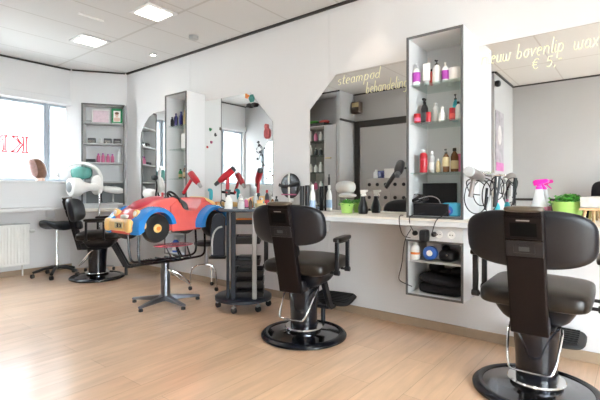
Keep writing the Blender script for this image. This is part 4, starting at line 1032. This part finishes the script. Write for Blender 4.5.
# group on the near side of the tall unit
ys = .87
hld = thing('tool_holder', 'chrome wall holder on the right side of the tall shelf unit', 'holder', (2.98, U3[0], 1.20))
MB().box(-.12, .18, -.006, -.001, -.02, .02).tube([(-.08, -.006, 0), (-.08, -.05, -.01), (-.12, -.09, -.01), (-.08, -.12, -.01), (-.04, -.09, -.01), (-.06, -.05, -.01)], .005, smooth=1).tube([(.05, -.006, 0), (.05, -.06, -.01), (.0, -.10, -.01), (.05, -.14, -.01), (.10, -.1, -.01), (.07, -.05, -.01)], .005, smooth=1).build('bracket', M_chrome, hld)
M_taupe = mat('bronze_grey_plastic', (.20, .17, .16), .3, metal=.3)
dryer('hair_dryer', 'bronze grey hair dryer hung on the right side of the tall shelf unit', at(468, 171, 2.55), at(485, 180, 2.80), at(470.5, 197, 2.62), M_taupe, M_lgrey, s=.95)
def flatiron(label, px, t_, top, bot, m2):
    a, b = at(px, top, t_), at(px-2, bot, t_)
    t = thing('hair_straightener', label, 'hair straightener', b)
    a = a-b
    x = Vector((.02, -.01, 0))
    MB().tube([Vector((0, 0, 0)), a*.5, a], .0085, n=10, flat=.7).build('lower_arm', M_bplast, t)
    MB().tube([x*.2, a*.5+x*1.3, a+x*1.6], .0085, n=10, flat=.7).build('upper_arm', m2, t)
    return t
flatiron('black hair straightener hanging in the wall holder', 496, 2.74, 176, 207, M_darkgrey)
flatiron('pink and grey hair straightener hanging beside the dryer', 487, 2.76, 188, 210, M_lgrey)
bottle('spray_bottle', 'small teal bottle with pink top under the hanging tools', 3.05, atX(497, 3.05), .88, .13, .02, M_teal, M_pinkp, 'screw')
lp = []
for (cx_, cy_, rx, ry, ph, tt) in ((476, 197, 12, 17, 0, 2.66), (482, 193, 9, 13, 1, 2.7), (490, 196, 8, 16, 2, 2.74), (497, 188, 7, 12, 3, 2.78), (479, 186, 15, 9, 1.5, 2.72)):
    lp.append([at(cx_+rx*math.cos(ph+a), cy_+ry*math.sin(ph+a), tt+.03*math.sin(2*a)) for a in [k*.42 for k in range(14)]])
for k, p in enumerate(lp):
    c_ = MB().tube([(q.x, min(q.y, .86), max(q.z, .90)) for q in p], .0035, n=6, smooth=1).build('cable', M_bplast)
    tag(c_, ('big black cable loop below the bronze dryer', 'smaller dark cable loop between the hanging tools', 'dark cable loop under the black straightener', 'dark cable loop furthest right among the hanging tools', 'wide flat cable loop just under the dryer barrel')[k], 'cable')

# ------------------------------------------------------------------ items on the worktop
zt = .8806
def pot(label, x, y, s, group=None):
    t = thing('potted_plant', label, 'potted plant', (x, y, zt))
    p = MB().lathe([(.0, 0), (.055*s, 0), (.072*s, .10*s), (.074*s, .105*s), (.068*s, .105*s), (.06*s, .09*s), (0, .09*s)], n=24)
    p.build('pot', M_green, t)
    rr = random.Random(int(y*100)); lf = MB()
    for k in range(150):
        a = rr.uniform(0, 2*PI); q = rr.uniform(0, .075*s); hh = rr.uniform(.095, .145)*s; sz = rr.uniform(.010, .017)*s
        mx = Matrix.Translation((q*math.cos(a)*1.15, q*math.sin(a)*1.15, hh-.25*q)) @ Matrix.Rotation(rr.uniform(0, 6), 4, 'Z') @ Matrix.Rotation(rr.uniform(-.9, .9), 4, 'X')
        lf.add([(-sz, 0, 0), (0, -sz*.7, .002), (sz, 0, 0), (0, sz*.7, .002), (0, 0, -.003)], [(0, 1, 2, 3), (0, 4, 1), (1, 4, 2), (2, 4, 3), (3, 4, 0)], mx)
    fo = lf.build('foliage', M_leaf, t); fo['kind'] = 'stuff'
    return t
pot('small lime green pot of leafy plant beside the black spray bottle, middle mirror', 3.09, atX(347, 3.09), .82)
pot('lime green pot of leafy plant beside the pink-topped spray bottle', 3.07, atX(567, 3.07), 1.18)
def pear_bottle(label, x, y):
    t = thing('spray_bottle', label, 'spray bottle', (x, y, zt), R(80))
    MB().lathe([(0, 0), (.036, 0), (.042, .02), (.042, .05), (.032, .085), (.020, .12), (.018, .145), (.0, .145)], n=24).build('body', M_bplast, t)
    c = MB().lathe([(.016, .1455), (.016, .158), (.010, .162), (.010, .18)], n=14)
    c.prism([(.018, .165), (.022, .197), (-.04, .200), (-.045, .186), (-.015, .175)], -.011, .011, 'y').prism([(-.02, .178), (-.035, .15), (-.029, .15), (-.010, .175)], -.005, .005, 'y')
    c.build('spray_head', M_wplast, t)
pear_bottle('black pear-shaped spray bottle with white head beside the small plant', 3.08, atX(363, 3.08))
def pinkbottle(label, x, y):
    t = thing('spray_bottle', label, 'spray bottle', (x, y, zt), R(80))
    MB().lathe([(0, 0), (.043, 0), (.046, .01), (.046, .10), (.036, .13), (.026, .17), (.024, .20), (0, .20)], n=24).build('body', M_clear, t)
    part_label(MB().lathe([(.0466, .03), (.0472, .032), (.0472, .085), (.0466, .087)], n=24, cap=False).build('label_band', M_pinkp, t), 'pink printed label')
    c = MB().lathe([(.02, .2005), (.02, .215), (.014, .22), (.014, .235)], n=14)
    c.prism([(.025, .222), (.033, .25), (.02, .262), (-.05, .266), (-.058, .255), (-.055, .245), (-.02, .235)], -.014, .014, 'y').prism([(-.02, .24), (-.05, .205), (-.042, .203), (-.010, .235)], -.006, .006, 'y')
    c.build('spray_head', M_pink, t)
pinkbottle('clear spray bottle with bright pink head beside the green plant', 3.11, atX(539, 3.11))
pw = thing('planter_stool', 'pale planter box on a little wooden three-legged stand at right edge', 'planter', (3.02, atX(593, 3.02), zt))
for dx_, dy_ in ((-.03, .035), (.035, 0), (-.03, -.035)): MB().cyl((dx_*1.3, dy_*1.3, 0), (dx_, dy_, .075), .008, .010, 10).build('leg', M_wood, pw)
B(-.055, .055, -.065, .065, .0755, .09).build('seat_board', M_wood, pw, bevel=.003)
B(-.05, .05, -.06, .06, .0905, .155).build('box', M_stone, pw, bevel=.006)
# cans, bottles near the wall between mirrors
g = 'black bottles between the mirrors'
bottle('bottle', 'tall black cylinder bottle left of the pair beside the white bottle', 3.04, atX(302.0, 3.04), .88, .235, .021, M_bplast, M_bplast, 'flat', None, g)
bottle('bottle', 'tall black cylinder bottle right of the pair beside the white bottle', 3.04, atX(307.3, 3.04), .88, .24, .022, M_bplast, M_darkgrey, 'flat', None, g)
bottle('bottle', 'white bottle with pale blue print beside the black cylinders', 3.06, atX(312.5, 3.06), .88, .245, .027, M_wplast, M_wplast, 'screw', mat('pale_blue_print', (.35, .48, .68), .4), labz=(.15, .5), shoulder=.7)
bottle('bottle', 'small dark bottle at the left of the round hand mirror', 3.1, atX(276.5, 3.1), .88, .14, .02, M_darkgrey, M_bplast, 'screw')
# round hand mirror on the wall
hm = thing('hand_mirror', 'round black hand mirror with a painted white highlight, on the wall between two mirrors', 'hand mirror', (XW-.035, atX(290.5, XW-.035), 1.12))
MB().lathe([(0, -.012), (.115, -.012), (.122, 0), (.115, .012), (.10, .014), (0, .014)], Matrix.Rotation(R(-90), 4, 'Y'), n=40).build('disc', M_bplast, hm)
part_label(MB().lathe([(0, .0145), (.098, .0145), (.098, .016), (0, .016)], Matrix.Rotation(R(-90), 4, 'Y'), n=40).build('glass', mat('dark_gloss_face', (.02, .02, .028), .2), hm), 'dark glossy face')
MB().tube([(-.02, .13, .01), (-.024, .05, -.01), (-.024, -.05, .01), (-.02, -.13, .03)], .008, flat=2.).build('handle_bar', M_bplast, hm)
MB().box(-.02, .034, -.012, .012, -.15, -.12).box(.022, .034, -.06, .06, -.02, .02).build('wall_bracket', M_wplast, hm)
MB().box(-.03, -.018, -.008, .008, -.16, .13).build('highlight_strip', M_offw, hm)  # off-white strip stands in for a vertical highlight on the disc
part_label(MB().box(-.03, -.02, -.09, .09, -.09, -.078).build('pink_clip', M_pinkp, hm), 'thin pink clip')
# on and around the trolley
ztr = .9021
sb = thing('spray_bottle', 'white spray bottle with grey head on the trolley top', 'spray bottle', (TX-.12, TY+.07, ztr))
MB().lathe([(0, 0), (.036, 0), (.038, .01), (.038, .07), (.028, .10), (.014, .12), (.014, .13), (0, .13)], n=22).build('body', M_wplast, sb)
MB().lathe([(.016, .1305), (.016, .145), (.008, .15), (.008, .16)], n=14).prism([(.015, .155), (.02, .18), (-.035, .183), (-.04, .17), (-.01, .162)], -.010, .010, 'y').build('spray_head', M_darkgrey, sb)
part_label(MB().tube([(-.038, 0, .07), (-.07, .02, .09), (-.075, .025, .04), (-.04, .01, .02)], .007, smooth=1).build('handle', M_darkgrey, sb), 'dark grip loop')
g = 'small things on the trolley top'
bottle('glass_jar', 'clear jar in the middle of the trolley top', TX-.05, TY-.02, ztr, .10, .033, M_clear, M_wplast, 'screw', None, g, cat='jar')
bottle('glass_jar', 'clear jar at the back of the trolley top', TX+.03, TY+.06, ztr, .13, .028, M_clear, M_clear, 'screw', None, g, cat='jar')
bottle('bottle', 'small brown bottle on the trolley top', TX+.04, TY-.05, ztr, .10, .016, M_brownbox, M_carred, 'screw', None, g)
bk = thing('clip_basket', 'yellow basket full of clips and rollers on the trolley', 'basket', (TX+.09, TY-.125, ztr))
MB().lathe([(0, 0), (.042, 0), (.052, .055), (.049, .055), (.038, .006)], n=24).build('basket', M_gold, bk)
rr = random.Random(3)
mb = MB()
for k in range(14):
    a = rr.uniform(0, 6.28); q = rr.uniform(0, .035); mb.tube([(q*math.cos(a), q*math.sin(a), .035), (q*1.2*math.cos(a+.3), q*1.2*math.sin(a+.3), .085)], .007, n=6)
o = mb.build('rollers', M_caryel, bk); o['kind'] = 'stuff'
bottle('bottle', 'red bottle with black neck and red cap behind the trolley', 3.02, atX(267, 3.02), .88, .20, .022, M_bplast, M_red, 'screw', M_red, labz=(.3, .6))
for k, (px, h_, r_, m_, l) in enumerate(((246, .12, .025, M_pinkp, 'pink jar on the worktop behind the trolley'), (240, .16, .022, M_offw, 'pale bottle on the worktop behind the trolley'), (256, .17, .022, M_offw, 'pale bottle in front of the stickered mirror, right of the pink jar'), (262, .12, .02, M_teal, 'teal bottle in front of the stickered mirror'), (272.5, .13, .018, M_amber, 'small amber bottle right of the red-capped bottle'))):
    bottle('bottle', l, 3.08, atX(px, 3.08), .88, h_, r_, m_, M_wplast, 'screw', M_gold if k % 2 else None)
og = thing('hair_piece', 'orange and yellow towel roll on the worktop behind the toy car', 'towel', (3.0, 3.80, zt))
MB().sq((0, 0, .032), .07, .16, .032, .6, .6).build('roll', mat('yellow_towel', (.75, .50, .22), .9, noise=.2, scale=60, bump=.4), og)
MB().sq((0, .17, .03), .06, .09, .03, .6, .6).build('orange_roll', M_orange, og)
og2 = thing('brush_basket', 'basket of brushes on the worktop in front of the far mirror', 'basket', (3.0, 4.55, zt))
MB().lathe([(0, 0), (.06, 0), (.075, .08), (.07, .08), (.055, .008)], n=20).build('basket', M_offw, og2)
for k in range(6):
    a = k*1.05; MB().tube([(.03*math.cos(a), .03*math.sin(a), .01), (.06*math.cos(a), .06*math.sin(a), .17)], .009, n=8).build('brush', (M_bplast, M_carred, M_lgrey)[k % 3], og2)
g = 'bottles in front of the far mirror'
for px, h_, m_, l in ((147, .16, M_offw, 'pale bottle furthest left in front of the far mirror'), (151, .22, M_lgrey, 'grey bottle before the far mirror')):
    bottle('bottle', l, 3.06, atX(px, 3.06), .88, h_, .03, m_, M_pinkp, 'screw', M_pinkp, g)

# ------------------------------------------------------------------ opposite side of the room (seen in mirrors)
kc = thing('drawer_cabinet', 'low taupe drawer cabinet with black knobs opposite the mirrors', 'cabinet', (.045, 2.74, 0))
B(0, .42, -.66, .66, .06, 1.27).build('carcass', M_grey, kc)
for r_ in range(6):
    for c_ in range(3):
        dw = B(.4205, .436, -.655+c_*.438, -.222+c_*.438, .075+r_*.2, .268+r_*.2).build('drawer', M_grey, kc, bevel=.004)
        for dy in (.075, .215, .355): MB().lathe([(.01, 0), (.010, .008), (.028, .012), (.026, .022), (0, .024)], Matrix.Translation((.4365, -.655+c_*.438+dy, .17+r_*.2)) @ Matrix.Rotation(R(90), 4, 'Y'), n=14).build('knob', M_bplast, dw)
MB().box(.02, .38, -.58, .58, .0005, .0595).build('plinth', M_dframe, kc)
for y, h_, m_, l in ((3.3, .14, M_wplast, 'white bottle on the drawer cabinet'), (2.95, .12, M_navy, 'navy jar on the drawer cabinet')):
    bottle('bottle', l, .3, y, 1.2701, h_, .045, m_, M_wplast, 'screw')
simple('carton', MB().box(-.06, .06, -.09, .09, 0, .15), M_wplast, 'white carton on the drawer cabinet', 'carton', (.28, 3.05, 1.2706))
simple('carton', MB().box(-.06, .06, -.06, .06, 0, .12), M_navy, 'navy blue carton on the drawer cabinet', 'carton', (.28, 3.19, 1.2706))
hd4 = thing('hood_dryer', 'white hood dryer on a stand by the opposite wall, seen in mirror', 'hood dryer', (.74, 3.60, 0))
stand(hd4, 1.0, M_lgrey)
MB().sq((0, -.0, 1.13), .14, .16, .10, .8, .9).build('hood', M_offw, hd4)
MB().sq((.02, -.05, 1.0), .12, .14, .035, .8, .9).build('hood_rim', M_offw, hd4)
tc = thing('tall_cabinet', 'tall cabinet with open glass shelves and a door opposite the mirrors', 'cabinet', (.03, 3.97, 0))
c = MB(); c.box(0, .40, .0, .016, .0005, 2.2); c.box(0, .40, .24, .256, .0005, 2.2); c.box(0, .40, .72, .736, .0005, 2.2); c.box(0, .40, .016, .24, 2.184, 2.2); c.box(0, .40, .256, .72, 2.184, 2.2); c.box(0, .012, .016, .72, .0005, 2.184)
c.build('carcass', M_grey, tc)
dr = B(.401, .418, .002, .25, .02, 2.19).build('cabinet_door', M_greywall, tc, bevel=.003); MB().box(.4185, .44, .10, .22, 1.62, 1.64).build('handle', M_gold, dr)
B(.0125, .41, .2565, .7195, 2.201, 2.25).build('top_board', M_dframe, tc)
for z in (.4, .75, 1.1, 1.4, 1.7, 1.95): B(.0125, .39, .2565, .7195, z-.008, z).build('shelf', M_shelfglass, tc)
rr = random.Random(5); g = 'bottles in the tall opposite cabinet'
ms = (M_wplast, M_offw, M_lgrey, M_teal, M_wplast, M_pinkp, M_darkgrey)
nm = {M_wplast.name: 'white', M_offw.name: 'off-white', M_lgrey.name: 'grey', M_teal.name: 'teal', M_pinkp.name: 'pink', M_darkgrey.name: 'dark'}
ordn = ('lowest', 'second', 'third', 'fourth', 'fifth', 'topmost')
for si, z in enumerate((.4, .75, 1.1, 1.4, 1.7, 1.95)):
    for k in range(4):
        m_ = ms[rr.randrange(7)]
        bottle('bottle', f'{nm[m_.name]} bottle, {("first", "second", "third", "fourth")[k]} from the door on the {ordn[si]} shelf of the opposite cabinet', .3, 4.285+k*.11, z, rr.uniform(.12, .2), .033, m_, M_wplast, 'screw', None, g)
simple('plant_tray', MB().sq((0, 0, .03), .06, .1, .03, .8, .8), M_carred, 'red ornament on top of the opposite cabinet', 'ornament', (.3, 4.32, 2.251))
simple('leaf_ornament', MB().sq((0, 0, .035), .06, .1, .035, .8, .8), M_leaf, 'green ornament on top of the opposite cabinet', 'ornament', (.3, 4.55, 2.251))
sp_ = thing('wall_speaker', 'small brown speaker high in the corner of the opposite wall', 'speaker', (.07, 3.78, 2.40))
B(-.045, .07, -.07, .09, 0, .19).build('case', M_brownbox, sp_, bevel=.008); B(.0705, .074, -.055, .075, .10, .175).build('grille', M_gold, sp_); B(-.069, -.046, -.02, .02, .06, .12).build('bracket', M_bplast, sp_)
rod = thing('curtain_rod', 'thin black pole standing against the opposite cabinet door', 'pole', (.53, 4.06, 0))
MB().cyl((0, 0, .0), (0, 0, 1.35), .010).build('pole', M_bplast, rod); MB().cyl((0, 0, 1.0), (0, 0, 1.3), .018).build('grip', M_rubber, rod); MB().cyl((0, -.04, 1.1), (0, .04, 1.1), .006).build('cross_grip', M_bplast, rod); MB().lathe([(.09, .0005), (.09, .015), (.012, .02)], n=20).build('foot', M_bplast, rod)
ps = thing('portrait_poster', 'grey portrait poster with magenta base, seen in the right mirror', 'poster', (-.24, 1.5995, 1.36))
B(-.22, .20, -.012, -.0005, 0, .86).build('poster_board', mat('poster_grey', (.30, .28, .30), .5, noise=.6, scale=9), ps)
MB().sq((0, -.0135, .52), .10, .0015, .14, .9, .9).build('portrait_face', mat('poster_pale', (.55, .52, .52), .5, noise=.3, scale=14), ps)
MB().box(-.22, .20, -.0145, -.0125, .0, .12).build('base_band', mat('poster_magenta', (.45, .12, .32), .5, noise=.5, scale=12), ps)
spk = thing('wall_spot', 'black spotlight near the ceiling on the projecting wall corner', 'spotlight', (-.02, 1.56, 2.58))
MB().sq((0, 0, 0), .05, .04, .045, .8, .8).build('head', M_bplast, spk); MB().cyl((0, .005, 0), (0, .039, .03), .01).build('bracket', M_bplast, spk)
ds = thing('office_chair', 'black high-backed chair at the opposite wall, seen in right mirror', 'chair', (-.62, .27, 0))
MB().sq((0, 0, .48), .25, .25, .05, .4, .4).build('seat', M_black, ds); MB().sq((-.24, 0, .88), .04, .27, .33, .35, .35).build('backrest', M_black, ds)
for x in (-.2, .2):
    for y in (-.2, .2): MB().cyl((x, y, .0005), (x, y, .45), .015).build('leg', M_bplast, ds)

# ------------------------------------------------------------------ light
W_ = bpy.data.worlds.new('sky'); SC.world = W_; W_.use_nodes = True
nt = W_.node_tree; bg = nt.nodes['Background']
bg.inputs['Color'].default_value = (.90, .95, 1.0, 1); bg.inputs['Strength'].default_value = 16
sun = bpy.data.lights.new('sun', 'SUN'); sun.energy = 4.; sun.angle = R(3); so_ = bpy.data.objects.new('sun', sun); COL.objects.link(so_); so_.rotation_euler = (R(48), 0, R(20))

cam = bpy.data.cameras.new('camera'); co = bpy.data.objects.new('camera', cam); COL.objects.link(co)
cam.sensor_width = 36; cam.lens = FPX/600*36; cam.shift_y = -(200-HOR)/600; cam.clip_start = .05; cam.clip_end = 200
co.location = (0, 0, CAMH)
ang = math.atan2(.6247, .7809); co.rotation_euler = (R(90), 0, ang-R(90))
SC.camera = co
SC.view_settings.view_transform = 'Standard'; SC.view_settings.look = 'None'; SC.view_settings.gamma = 1; SC.view_settings.use_curve_mapping = False
SC.view_settings.exposure = .66
SC.cycles.max_bounces = 10; SC.cycles.diffuse_bounces = 6; SC.cycles.glossy_bounces = 9; SC.cycles.transparent_max_bounces = 16
SC.cycles.use_denoising = True
